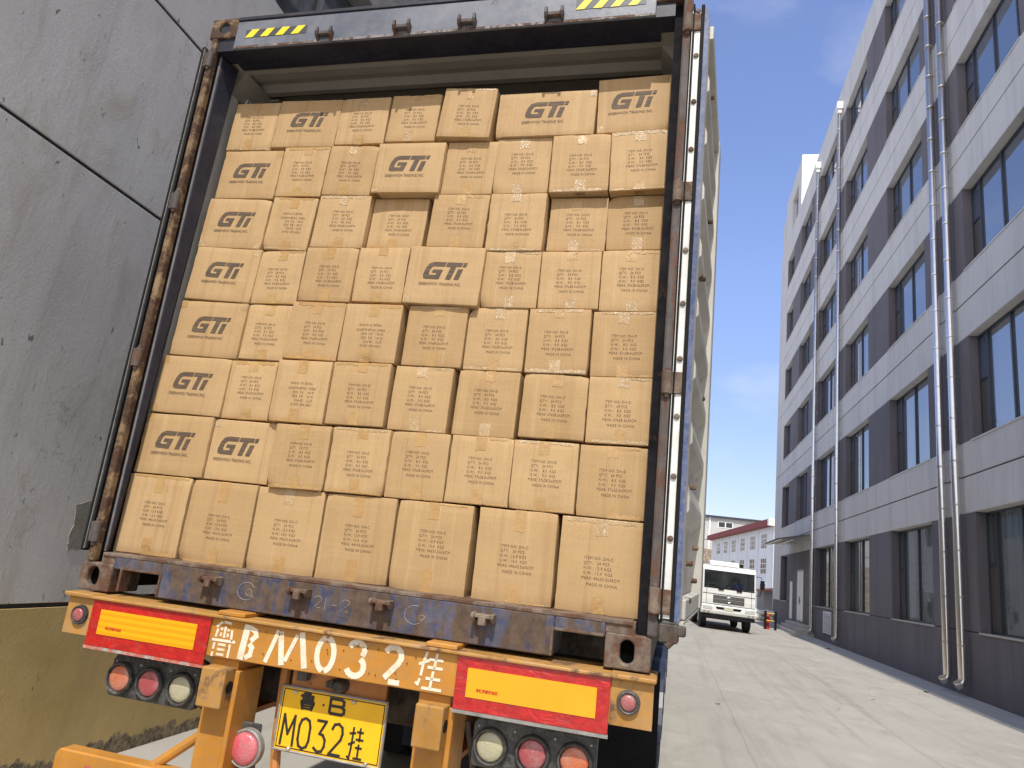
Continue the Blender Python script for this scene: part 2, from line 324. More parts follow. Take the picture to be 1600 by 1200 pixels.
# ------------------------------------------------------------------ builders
class MBld:
    def __init__(s): s.bm = bmesh.new(); s.mi = 0
    def _f(s, vs):
        try:
            f = s.bm.faces.new(vs); f.material_index = s.mi; return f
        except ValueError: return None
    def box(s, x0, x1, y0, y1, z0, z1):
        v = [s.bm.verts.new(p) for p in ((x0, y0, z0), (x1, y0, z0), (x1, y1, z0), (x0, y1, z0), (x0, y0, z1), (x1, y0, z1), (x1, y1, z1), (x0, y1, z1))]
        for f in ((3, 2, 1, 0), (4, 5, 6, 7), (0, 1, 5, 4), (1, 2, 6, 5), (2, 3, 7, 6), (3, 0, 4, 7)): s._f([v[i] for i in f])
        return s
    def prism(s, pts, axis, a, b):
        """polygon (list of 2-D points) extruded along axis ('x','y','z') from a to b"""
        def P(p, t):
            return {'x': (t, p[0], p[1]), 'y': (p[0], t, p[1]), 'z': (p[0], p[1], t)}[axis]
        A = [s.bm.verts.new(P(p, a)) for p in pts]; B = [s.bm.verts.new(P(p, b)) for p in pts]
        s._f(A); s._f(B[::-1]); n = len(pts)
        for i in range(n): s._f([A[i], B[i], B[(i + 1) % n], A[(i + 1) % n]])
        return s
    def tube(s, path, r, seg=8, cap=True):
        path = [Vector(p) for p in path]; rings = []
        rr = r if isinstance(r, (list, tuple)) else [r] * len(path)
        prev = None
        for i, p in enumerate(path):
            d = (path[min(i + 1, len(path) - 1)] - path[max(i - 1, 0)]).normalized()
            ref = Vector((0, 0, 1)) if abs(d.z) < .9 else Vector((1, 0, 0))
            if prev is None: a = d.cross(ref).normalized()
            else:
                a = (prev - d * prev.dot(d)); a = a.normalized() if a.length > 1e-6 else d.cross(ref).normalized()
            prev = a; b = d.cross(a)
            rings.append([s.bm.verts.new(p + (a * math.cos(2 * PI * k / seg) + b * math.sin(2 * PI * k / seg)) * rr[i]) for k in range(seg)])
        for i in range(len(rings) - 1):
            for k in range(seg): s._f([rings[i][k], rings[i][(k + 1) % seg], rings[i + 1][(k + 1) % seg], rings[i + 1][k]])
        if cap: s._f(rings[0][::-1]); s._f(rings[-1])
        return s
    def lathe(s, c, axis, prof, seg=24):
        """prof: list of (offset along axis, radius)"""
        ax = {'x': 0, 'y': 1, 'z': 2}[axis]; o = [i for i in range(3) if i != ax]; rings = []
        for t_, r in prof:
            ring = []
            for k in range(seg):
                p = [0, 0, 0]; p[ax] = t_; p[o[0]] = r * math.cos(2 * PI * k / seg); p[o[1]] = r * math.sin(2 * PI * k / seg)
                ring.append(s.bm.verts.new(Vector(c) + Vector(p)))
            rings.append(ring)
        for i in range(len(rings) - 1):
            for k in range(seg): s._f([rings[i][k], rings[i][(k + 1) % seg], rings[i + 1][(k + 1) % seg], rings[i + 1][k]])
        s._f(rings[0][::-1]); s._f(rings[-1]); return s
    def stroke(s, pts, wid, y, th=.0015, plane='xz'):
        """flat brush strokes in a plane facing -y: polyline with square ends"""
        for i in range(len(pts) - 1):
            p = Vector(pts[i]); q = Vector(pts[i + 1]); d = (q - p)
            if d.length < 1e-6: continue
            d.normalize(); n = Vector((-d.y, d.x)) * wid / 2; e = d * wid * (.42 if len(pts) > 2 else 0)
            p2 = p - (e if i > 0 else d * 0); q2 = q + (e if i < len(pts) - 2 else d * 0)
            s.prism([tuple(p2 + n), tuple(p2 - n), tuple(q2 - n), tuple(q2 + n)], 'y', y + .0002 * (i % 3), y + th)
        return s
    def build(s, name, mats, parent=None, bevel=0, seg=1, smooth=False, mat=None):
        bmesh.ops.recalc_face_normals(s.bm, faces=s.bm.faces[:])
        me = bpy.data.meshes.new(name); s.bm.to_mesh(me); s.bm.free()
        for m in (mats if isinstance(mats, (list, tuple)) else [mats]): me.materials.append(m)
        if smooth: me.polygons.foreach_set('use_smooth', [True] * len(me.polygons))
        o = bpy.data.objects.new(name, me); COL.objects.link(o)
        if parent is not None: o.parent = parent
        if mat is not None: o.matrix_basis = mat
        if bevel:
            md = o.modifiers.new('bevel', 'BEVEL'); md.width = bevel; md.segments = seg; md.limit_method = 'ANGLE'; md.angle_limit = R(35); md.harden_normals = False
        return o

def tag(o, label=None, cat=None, group=None, kind=None):
    for k, v in (('label', label), ('category', cat), ('group', group), ('kind', kind)):
        if v: o[k] = v
    return o
def empty(name, m=None, label=None, cat=None, group=None):
    o = bpy.data.objects.new(name, None); COL.objects.link(o); o.empty_display_size = .3
    if m is not None: o.matrix_world = m
    return tag(o, label, cat, group)
def link_copy(o, parent):
    c = o.copy(); COL.objects.link(c); c.parent = parent
    for ch in list(o.children): link_copy(ch, c)
    return c

def text_mesh(body, size, extrude=.0004, xs=1., align='LEFT', offset=0., spacing=1.):
    cu = bpy.data.curves.new('lettering', 'FONT'); cu.body = body; cu.size = size; cu.extrude = extrude; cu.resolution_u = 2
    cu.align_x = align; cu.offset = offset; cu.space_character = spacing
    ob = bpy.data.objects.new('lettering', cu); COL.objects.link(ob)
    dg = bpy.context.evaluated_depsgraph_get(); me = bpy.data.meshes.new_from_object(ob.evaluated_get(dg))
    bpy.data.objects.remove(ob); bpy.data.curves.remove(cu)
    for v in me.vertices:
        x, y, z = v.co; v.co = (x * xs, -z, y)
    return me
def text_obj(name, me, mat, parent, loc):
    me = me.copy(); me.materials.clear(); me.materials.append(mat)
    o = bpy.data.objects.new(name, me); COL.objects.link(o); o.parent = parent; o.location = loc; return o

# ------------------------------------------------------------------ ground
b = MBld(); b.box(-150, 150, -60, 260, -.3, 0)
tag(b.build('road', M['road']), kind='structure')
b = MBld(); b.box(7.55, 8.60, -5, 51.3, 0, .012)
tag(b.build('pavement', M['apron']), kind='structure')
# hard ground beyond
# ------------------------------------------------------------------ left building (grey panels, ochre plinth)
LX = -2.8; LY0, LY1 = -9., 66.
lb = empty('concrete_building', Matrix.Translation((LX, LY0, 0)), 'old grey cement-faced building with an ochre base, close beside the left of the container', 'building')
def lbp(bl, name, mt, **k): return bl.build(name, mt, lb, mat=Matrix.Translation((-LX, -LY0, 0)), **k)
b = MBld(); b.box(LX - .4, LX + .012, LY0, LY1, -.1, 1.115); lbp(b, 'plinth', M['plinth'])
b = MBld(); b.box(LX - .4, LX - .012, LY0 + .01, LY1 - .01, 1.0, 6.6); lbp(b, 'joint_backing', M['joint'])
def lwall():
    b = MBld()
    for z0, z1 in ((1.145, 4.04), (4.065, 5.57), (5.595, 6.76)): b.box(LX - .39, LX, LY0, LY1, z0, z1)
    # storey above: piers between ribbon windows
    for y0, y1 in ((LY0, 2.2), (8.6, 10.4), (16.8, 18.6), (25, 27), (33, 35), (41, 43), (49, 51), (57, LY1)): b.box(LX - .388, LX - .002, y0, y1, 6.762, 8.30)
    return b
lbp(lwall(), 'wall', M['facade_grey'], bevel=.006)
b = MBld(); b.box(LX - .5, LX, LY0, LY1, 8.302, 9.62); lbp(b, 'upper_band', plain('upper_band_render', (.30, .28, .26), .8))
b = MBld(); b.box(LX - .6, LX + .03, LY0, LY1, 9.622, 10.5); lbp(b, 'cornice', M['brown_red'])
b = MBld(); b.box(-14, LX - .42, LY0, LY1, 0, 10.3); lbp(b, 'building_core', M['facade_grey'])
for y0, y1 in ((2.2, 8.6), (10.4, 16.8), (18.6, 25), (27, 33), (35, 41), (43, 49), (51, 57)):
    f = MBld()
    f.box(LX - .26, LX - .18, y0, y1, 6.762, 6.83); f.box(LX - .26, LX - .18, y0, y1, 8.22, 8.30)
    n = 7
    for i in range(n + 1):
        yy = y0 + (y1 - y0 - .06) * i / n; f.box(LX - .255, LX - .185, yy, yy + .06, 6.83, 8.22)
    fr = lbp(f, 'window', M['window_grey'])
    g = MBld(); g.box(LX - .235, LX - .225, y0, y1, 6.78, 8.26); g.build('pane', M['glass_low'], fr)
    g = MBld(); g.prism([(LX - .39, 6.764), (LX - .002, 6.764), (LX - .39, 6.80)], 'y', y0, y1); g.build('sill', M['facade_grey'], fr)
# lower windows further along, seen only mirrored in the glass opposite
for y0 in (17., 21.5, 26., 30.5, 35, 39.5, 44, 48.5, 53, 57.5):
    for z0 in (2.2,):
        f = MBld(); 
        for i in range(4): f.box(LX + .001, LX + .03, y0 + i * .6, y0 + i * .6 + .05, z0, z0 + 1.5)
        for zz in (z0 - .05, z0 + .7, z0 + 1.5): f.box(LX + .001, LX + .035, y0 - .02, y0 + 1.87, zz, zz + .05)
        fr = lbp(f, 'window', M['window_grey']); g = MBld(); g.box(LX + .002, LX + .012, y0, y0 + 1.85, z0, z0 + 1.5); g.build('pane', M['glass_low'], fr)
# torn scrap on the wall
random.seed(4)
b = MBld(); pts = []
base = [(1.501, 1.819), (1.646, 1.848), (1.65, 1.77), (1.658, 1.58), (1.643, 1.508), (1.526, 1.494), (1.515, 1.589), (1.519, 1.704)]
for k in range(len(base)):
    p, q_ = Vector(base[k]), Vector(base[(k + 1) % len(base)])
    for u in range(4): v_ = p.lerp(q_, u / 4); pts.append((v_.x + random.uniform(-.009, .009), v_.y + random.uniform(-.014, .014)))
b.prism(pts, 'x', LX, LX + .004); lbp(b, 'torn_poster_scrap', M['patch'])

# ------------------------------------------------------------------ right building
RX = 8.54; RY0, RY1 = -5., 51.3; RC = 50.7
rb = empty('office_building', Matrix.Translation((RX, RY0, 0)), 'six-storey light and dark grey block with ribbon windows along the right of the yard', 'building')
RM4 = Matrix.Translation((-RX, -RY0, 0))
def rbp(bl, name, mt, **k): return bl.build(name, mt, rb, mat=RM4, **k)
ZO = [(1.55, 4.42), (6.25, 9.05), (10.95, 13.40), (15.27, 17.58), (19.60, 21.95), (23.90, 26.15)]
GR = [None, 5.36, 10.04, 14.44, 18.6, 22.9]
bays = [(-.3, 3.4), (6.45, 10.1), (13.1, 16.78), (19.8, 23.65), (26.42, 30.25), (32.45, 36.55), (39.2, 42.7), (45.5, 48.1)]
# light bands (two boards each with a groove between)
b = MBld()
for i in range(5):
    z0 = ZO[i][1]; z1 = ZO[i + 1][0]; g = GR[i + 1]
    b.box(RX, RX + .38, RY0, RY1, z0, g - .018); b.box(RX, RX + .38, RY0, RY1, g + .018, z1)
b.box(RX, RX + .38, RY0, RY1, ZO[5][1], 28.0)
for z0, z1 in ZO: b.box(RX + .002, RX + .38, 48.35, RY1, z0, z1)
rbp(b, 'light_band', M['light_render'], bevel=.012)
b = MBld(); b.box(RX + .06, RX + .36, RY0 + .02, RY1 - .02, 4.5, 27.9); 
b2 = MBld(); 
for i in range(1, 6): b2.box(RX + .03, RX + .37, RY0 + .02, RY1 - .02, GR[i] - .019, GR[i] + .019)
rbp(b2, 'groove', M['joint'])
b.bm.free()
# dark piers
b = MBld()
edges = [RY0] + [v for p in bays for v in p] + [48.35]
for (z0, z1) in ZO:
    for i in range(0, len(edges), 2):
        if edges[i + 1] - edges[i] > .02: b.box(RX + .008, RX + .378, edges[i], edges[i + 1], z0 + .001, z1 - .001)
b.box(RX + .006, RX + .38, RY0, RY1, .0, 1.53)
rbp(b, 'dark_wall', M['dark_render'], bevel=.006)
b = MBld(); b.box(RX + .03, RX + .37, RY0 + .02, RY1 - .02, 1.531, 1.549); rbp(b, 'groove', M['joint'])
b = MBld(); b.box(RX + .385, RX + 16, RY0, RY1, 0, 27.6); rbp(b, 'building_core', M['dark_render'])
# end walls + roof block
for ya, yb in ((RY0 - .25, RY0 - .002), (RY1 + .002, RY1 + .25)):
    b = MBld(); b.box(RX, RX + 16, ya, yb, 0, 28); rbp(b, 'end_wall', M['light_render'])
b = MBld(); b.box(RX + .004, RX + 9, 43.15, 44.30, 28.002, 31.8); b.box(RX + .004, RX + 9, 46.75, RC - .9, 28.002, 31.8); b.box(RX + .004, RX + 9, 44.30, 46.75, 30.35, 31.8)
b.box(RX + .004, RX + 9, 49.8, 51.2, 28.002, 30.6)
rbp(b, 'stair_tower', M['light_render'])
b = MBld(); b.box(RX + .004, RX + 9, 43.10, 43.148, 28.002, 31.95); rbp(b, 'tower_sunlit_side', M['white_paint'])  # sunlit brightness put into the colour, whiter than the tower's own render
# windows
wr = random.Random(12)
def window(y0, y1, z0, z1, low=False):
    X = RX + .24; H = z1 - z0
    f = MBld(); t_ = .055
    f.box(X, X + .07, y0, y1, z0, z0 + t_); f.box(X, X + .07, y0, y1, z1 - t_, z1)
    f.box(X, X + .07, y0, y0 + t_, z0 + t_, z1 - t_); f.box(X, X + .07, y1 - t_, y1, z0 + t_, z1 - t_)
    W = y1 - y0; nar = .56
    ys = [y1 - nar, y1 - nar - (W - 2 * nar) / 2, y0 + nar]
    for yy in ys: f.box(X - .01, X + .065, yy - .035, yy + .035, z0 + t_, z1 - t_)
    zt = z0 + H * .56
    f.box(X - .006, X + .066, y1 - nar + .035, y1 - t_, zt - .03, zt + .03)
    f.box(X - .006, X + .066, y0 + t_, y0 + nar - .035, zt - .03, zt + .03)
    fr = rbp(f, 'window', M['frame'])
    g = MBld(); ee = [y0 + .02] + sorted(ys) + [y1 - .02]
    for a_, c_ in zip(ee[:-1], ee[1:]):
        q1, q2, q3 = (wr.uniform(-.004, .004) for _ in range(3)); vs = [g.bm.verts.new(p) for p in ((X + .035 + q1, a_, z0 + .02), (X + .035 - q1, c_, z0 + .02), (X + .035 - q1 + q2, c_, z1 - .02), (X + .035 + q1 + q2, a_, z1 - .02))]; g._f(vs)
    g.build('pane', M['glass_low'] if low else M['glass'], fr)
    g = MBld(); g.box(X + .018, X + .032, y1 - nar + .03, y1 - t_ + .01, z0 + .03, zt); g.build('infill_panel', M['infill'], fr)
    g = MBld(); g.box(RX - .02, RX + .36, y0 - .02, y1 + .02, z0 - .045, z0 + .0006); g.build('sill', M['stone_step'] if low else M['light_render'], fr)
for si, (z0, z1) in enumerate(ZO):
    for bi, (y0, y1) in enumerate(bays):
        if si == 0 and bi == 6:
            b = MBld(); b.box(RX + .0095, RX + .37, y0 - .005, y1 + .005, z0 + .002, z1 - .002); rbp(b, 'dark_wall', M['dark_render']); continue
        if y1 < 3 : continue
        window(y0, y1, z0, z1, si == 0)
b = MBld(); b.box(RX + .26, RX + .29, 44.3, 46.75, 28.0, 30.35); rbp(b, 'tower_window', M['glass'])
# drain pipes
def pipe(y, ztop, zb, r=.075, head=False, off=.17):
    p = MBld(); x = RX - off
    p.tube([(x, y, ztop), (x, y, zb + .12), (x - .02, y, zb + .04), (x - .16, y, zb - .06)], r, 14)
    o = rbp(p, 'drain_pipe', M['chrome_pipe'], smooth=True)
    z = zb + .9
    while z < ztop: 
        k = MBld(); k.lathe((x, y, z), 'z', [(-.02, r + .001), (-.018, r + .012), (.018, r + .012), (.02, r + .001)], 14); k.box(x, RX, y - .015, y + .015, z - .015, z + .015); z += 1.15; k.build('pipe_clamp', M['chrome_pipe'], o)
    if head:
        h = MBld(); h.box(x - .14, RX + .0, y - .18, y + .18, ztop - .05, ztop + .35); h.box(x - .10, x + .10, y - .11, y + .11, ztop - .28, ztop - .05); h.build('rainwater_head', M['white_paint'], o)
pipe(36.45, 26.6, .30, .095, True); pipe(30.95, 26.6, .33, .095, True)
pipe(18.40, 27.5, .28, .105); pipe(17.42, 27.5, .28, .105)
# doors, grille, canopy, steps
dr = MBld(); 
dr.box(RX - .035, RX + .004, 39.55, 41.65, .55, .62); dr.box(RX - .035, RX + .004, 39.55, 41.65, 3.32, 3.40)
for yy in (39.55, 41.58): dr.box(RX - .035, RX + .004, yy, yy + .07, .62, 3.32)
d = rbp(dr, 'door', M['grey_steel'])
for y0 in (39.66, 40.63):
    g = MBld(); g.box(RX - .022, RX + .003, y0, y0 + .90, .63, 3.30); lf = g.build('door_leaf', M['white_paint'], d)
g = MBld(); g.tube([(RX - .06, 40.60, 1.5), (RX - .06, 40.60, 1.9)], .02, 6); g.tube([(RX - .06, 40.56, 1.7), (RX - .02, 40.56, 1.7)], .03, 6); g.build('handle', M['black'], d)
g = MBld(); g.box(RX - .03, RX + .005, 43.25, 44.05, .58, 2.75); rbp(g, 'side_panel', M['white_paint'])
g = MBld(); g.box(RX - .02, RX + .004, 32.75, 32.80, .38, 1.33); g.box(RX - .02, RX + .004, 34.35, 34.40, .38, 1.33)
for i in range(11): g.prism([(RX - .045, .40 + i * .086), (RX + .0, .445 + i * .086), (RX + .0, .46 + i * .086), (RX - .045, .415 + i * .086)], 'y', 32.80, 34.35)
g.box(RX - .02, RX + .004, 32.75, 34.40, 1.33, 1.38); rbp(g, 'ventilation_grille', M['white_paint'])
g = MBld(); g.box(7.55, RX + .003, 36.5, 42.4, 0, .17); g.box(7.80, RX + .003, 36.9, 42.4, .17, .34); g.box(8.05, RX + .003, 37.3, 42.4, .34, .51); rbp(g, 'steps', M['stone_step'], bevel=.01)
g = MBld()
for i in range(9):
    yy = 37.8 + i * .8; g.tube([(RX, yy, 5.15), (RX - 1.5, yy, 4.80)], .03, 6)
    if i < 8:
        for j in range(4):
            xx = RX - .05 - j * .36; g.tube([(xx, yy, 5.14 - j * .085), (xx - .18, yy + .4, 5.09 - j * .085), (xx - .36, yy + .8, 5.05 - j * .085)], .018, 5); g.tube([(xx - .36, yy, 5.05 - j * .085), (xx, yy + .8, 5.14 - j * .085)], .018, 5)
            g.tube([(xx - .18, yy, 4.8), (xx - .18, yy + .4, 5.08 - j * .085), (xx - .18, yy + .8, 4.8)], .014, 5)
g.tube([(RX - 1.5, 37.8, 4.78), (RX - 1.5, 44.2, 4.78)], .035, 6); g.tube([(RX - .9, 37.8, 4.8), (RX - .9, 44.2, 4.8)], .03, 6)
cp = rbp(g, 'canopy', M['bright_steel'])
g = MBld(); g.prism([(RX, 5.20), (RX - 1.7, 4.80), (RX - 1.7, 4.815), (RX, 5.215)], 'y', 37.6, 44.4); g.build('canopy_sheet', plain('smoky_canopy_sheet', (.20, .21, .22), .3), cp)

# ------------------------------------------------------------------ far buildings
def frame_at(x, y, az):
    return Matrix.Translation((x, y, 0)) @ Matrix.Rotation(az, 4, 'Z')
# pale blue-grey building with red fascia: facade faces the road, runs away from its near right corner
az = R(6.8); fm = frame_at(13.8, 90.5, az)       # local +y runs away, local -x is the facade normal
g0 = empty('workshop_building', fm, 'pale blue-grey three-storey building with a dark red eave, far end of the yard', 'building')
b = MBld(); b.box(0, 14, 0, 43, 0, 10.2); b.build('wall', M['pale_blue_wall'], g0)
b = MBld(); b.box(-.8, 15, .0, 44, 10.21, 11.0); b.build('eave', M['red_roof'], g0)
b = MBld(); b.box(-.9, 15, -.65, -.002, 10.15, 11.0); b.build('eave_end', M['white_paint'], g0)
b = MBld(); b.box(-.1, -.002, -.1, .12, 0, 10.2); b.build('corner_post', M['white_paint'], g0)
for k in range(6):
    y0 = 3.6 + k * 6.3
    for (z0, z1) in ((7.55, 9.45), (4.3, 6.3), (1.1, 3.1)):
        f = MBld(); 
        for q_ in range(4): f.box(-.03, -.002, y0 + q_ * .95, y0 + q_ * .95 + .10, z0, z1)
        for q_ in range(4): f.box(-.03, -.003, y0, y0 + 2.95, z0 + q_ * (z1 - z0) / 3 - .04, z0 + q_ * (z1 - z0) / 3 + .04)
        fr = f.build('window', M['white_paint'], g0); p = MBld(); p.box(-.015, -.001, y0, y0 + 2.9, z0, z1); p.build('pane', M['glass_far'], fr)
    b = MBld(); b.box(-.12, -.002, y0 + 4.3, y0 + 4.5, 0, 10.2); b.build('pilaster', M['pale_blue_wall'], g0)
# whitewashed block behind, and the rubble retaining wall below it
g1 = empty('whitewashed_block', frame_at(0, 150, 0), 'whitewashed brick building with a dark flat roof edge, high behind the parked lorry', 'building')
b = MBld(); b.box(-25, 24, 0, 12, 5.5, 16.0); b.build('wall', M['whitewash'], g1)
b = MBld(); b.box(-25.5, 24.5, -.6, 12.5, 16.01, 16.35); b.build('roof', M['frame'], g1)
for x0 in (-18, -9, 0, 10.6, 16.5):
    f = MBld(); f.box(x0, x0 + 3.0, -.06, -.002, 14.0, 15.3); fr = f.build('window', M['white_paint'], g1)
    p = MBld(); p.box(x0 + .15, x0 + 1.4, -.08, -.061, 14.15, 15.15); p.box(x0 + 1.6, x0 + 2.85, -.08, -.061, 14.15, 15.15); p.build('pane', M['glass_far'], fr)
b = MBld(); b.box(8.8, 9.1, -.15, -.002, 5.5, 16); b.build('downpipe', M['white_paint'], g1)
b = MBld(); b.box(-25, 24, -.05, -.001, 11.2, 11.4); b.build('string_course', M['grey_steel'], g1)
g2 = MBld(); g2.box(-30, 24, 146, 149.9, 0, 9.2)
tag(g2.build('retaining_wall', M['rubble_wall']), 'tall rubble stone retaining wall glimpsed between container door and far building', 'wall')
# small hut
g3 = empty('brick_hut', frame_at(9.05, 60, 0), 'small grey hut with an orange tiled roof past the far corner of the office block', 'hut')
b = MBld(); b.box(0, 4, .3, 5, 0, 2.15); b.build('wall', plain('grey_brick_wall', (.30, .28, .26), .9), g3)
b = MBld(); b.prism([(-.3, 2.0), (4.4, 2.9), (4.4, 3.0), (-.3, 2.12)], 'y', -.2, 5.4); b.build('roof', M['orange_tile'], g3)
# pile of bags: individually placed sacks
random.seed(9)
for k in range(11):
    s = MBld(); bm = s.bm
    bmesh.ops.create_icosphere(bm, subdivisions=3, radius=.36)
    sx, sy, sz = random.uniform(.9, 1.25), random.uniform(.7, 1.), random.uniform(.55, .75)
    for v in bm.verts:
        n = noise.noise(v.co * 4 + Vector((k * 7, 0, 0))) * .07
        v.co = v.co * (1 + n); v.co.x *= sx; v.co.y *= sy; v.co.z = max(-.26, v.co.z) * sz
    i = k % 6; lv = k // 6
    o = s.build('sack', M['bag'], smooth=True)
    o.location = (6.75 + i * .42 + random.uniform(-.08, .08) + lv * .2, 51.2 + random.uniform(-.3, .3), .19 + lv * .34); o.rotation_euler = (0, 0, random.uniform(-.6, .6))
    side = ['leftmost', 'second from left', 'third from left', 'fourth from left', 'fifth from left', 'rightmost'][i]
    tag(o, 'white woven sack, %s in the %s layer behind the hydrant' % (side, 'lower' if lv == 0 else 'upper'), 'sack', 'white sacks heaped past the office corner')

# barrier with yellow bars and red standpipe
def post_label(s): return 'black post carrying yellow bars by the steps, %s of the two' % s
bar = empty('barrier', Matrix.Translation((6.72, 38.6, 0)), 'low barrier of two black posts with yellow bars at the foot of the steps', 'barrier')
for x in (-.26, .26):
    b = MBld(); b.box(x - .06, x + .06, -.05, .05, 0, .92); b.box(x - .07, x + .07, -.06, .06, .92, .94); b.build('post', M['black'], bar, bevel=.008)
for z in (.84, .46):
    b = MBld(); b.tube([(-.2, 0, z), (.2, 0, z)], .022, 8); b.build('bar', M['bar_yellow'], bar)
hy = empty('fire_hydrant', Matrix.Translation((6.62, 38.85, 0)), 'red standing fire hydrant behind the yellow barred barrier', 'hydrant')
b = MBld(); b.lathe((0, 0, 0), 'z', [(0, .13), (.04, .13), (.05, .085), (.62, .085), (.64, .11), (.68, .11), (.72, .08), (.80, .05), (.83, .02)], 18); b.build('barrel', M['red_paint'], hy, smooth=False)
b = MBld(); b.lathe((0, 0, .5), 'x', [(-.16, .05), (-.12, .045), (.12, .045), (.16, .05)], 12); b.lathe((0, 0, .38), 'y', [(-.15, .06), (0, .05)], 12); b.build('outlet', M['red_paint'], hy)

# dry leaves and a paper scrap on the concrete
for nm, x, y, mt, lb_, sz_ in (('dry_leaf', 2.16, 9.9, "dark", 'small dark dry leaf on the concrete close beside the trailer wheels', .05), ('dry_leaf', 7.60, 28.7, "dark", 'dark dry leaf lying along the foot of the office wall, far one', .16), ('dry_leaf', 7.45, 17.1, "dark", 'dark dry leaf on the concrete near the twin drain pipes', .09), ('paper_scrap', 5.46, 13.9, "pale", 'small white paper scrap lying in the middle of the yard', .07)):
    b = MBld(); rn = random.Random(x); n = 9; vs = []
    for k in range(n):
        a = 2 * PI * k / n; rr = sz_ * rn.uniform(.5, 1.); vs.append(b.bm.verts.new((rr * math.cos(a), rr * .6 * math.sin(a), .008 + sz_ * .35 * rn.random())))
    c_ = b.bm.verts.new((0, 0, .006))
    for k in range(n): b._f([vs[k], vs[(k + 1) % n], c_])
    o = b.build(nm, plain('dry_leaf_brown', (.07, .05, .03), .8) if mt == 'dark' else M['bag']); o.location = (x, y, .0); tag(o, lb_, 'litter')

# ------------------------------------------------------------------ shipping container (frame: x right, y into container, z up)
ct = empty('shipping_container', MC, 'open blue high-cube container with rusty door frame, packed with cartons to the top', 'shipping container')
HC = 2.896
def add(bl, name, mt, parent=ct, **k): return bl.build(name, mt, parent, **k)
def casting(x0, x1, z0, z1, y0, y1, hx, hz, hw, hh, mt):
    """corner casting with an oval hole in its rear face"""
    b = MBld(); n = 28; cx, cz = hx, hz; out = []; inn = []; inn2 = []
    for k in range(n):
        a = 2 * PI * k / n + PI / 4 * 0; c_, s_ = math.cos(a), math.sin(a)
        # outer: project on rectangle
        hxw = (x1 - cx) if c_ > 0 else (cx - x0); hzw = (z1 - cz) if s_ > 0 else (cz - z0)
        t_ = min(hxw / max(abs(c_), 1e-6), hzw / max(abs(s_), 1e-6))
        out.append([cx + c_ * t_, cz + s_ * t_])
        # stadium inner
        r = hw / 2; st = max(0, hh / 2 - r)
        inn.append((cx + r * c_, cz + r * s_ + (st if s_ > 1e-6 else (-st if s_ < -1e-6 else 0))))
    for X, Z in ((x0, z0), (x1, z0), (x1, z1), (x0, z1)):
        kk = min(range(n), key=lambda i: (out[i][0] - X) ** 2 + (out[i][1] - Z) ** 2); out[kk] = [X, Z]
    O = [b.bm.verts.new((p[0], y0, p[1])) for p in out]; I = [b.bm.verts.new((p[0], y0, p[1])) for p in inn]; I2 = [b.bm.verts.new((p[0], y0 + .028, p[1])) for p in inn]
    OB = [b.bm.verts.new((p[0], y1, p[1])) for p in out]
    for k in range(n):
        k2 = (k + 1) % n
        b._f([O[k], O[k2], I[k2], I[k]]); b._f([I[k], I[k2], I2[k2], I2[k]]); b._f([O[k2], O[k], OB[k], OB[k2]])
    b._f(OB)
    o = add(b, 'corner_casting', mt, bevel=.007, seg=2)
    d = MBld(); d.box(x0 + .006, x1 - .006, y0 + .034, y1 - .006, z0 + .006, z1 - .006); d.build('pocket_shade', M['hole'], o)  # black filler block: shade inside the hole put into colour
    return o
casting(-1.219, -1.057, 0, .118, 0, .178, -1.150, .060, .058, .080, M['rust'])
casting(1.057, 1.219, 0, .118, 0, .178, 1.136, .060, .050, .080, M['rust'])
casting(-1.219, -1.057, HC - .118, HC, 0, .178, -1.142, HC - .056, .060, .066, M['rust_orange'])
casting(1.057, 1.219, HC - .118, HC, 0, .178, 1.142, HC - .056, .060, .066, M['rust_orange'])
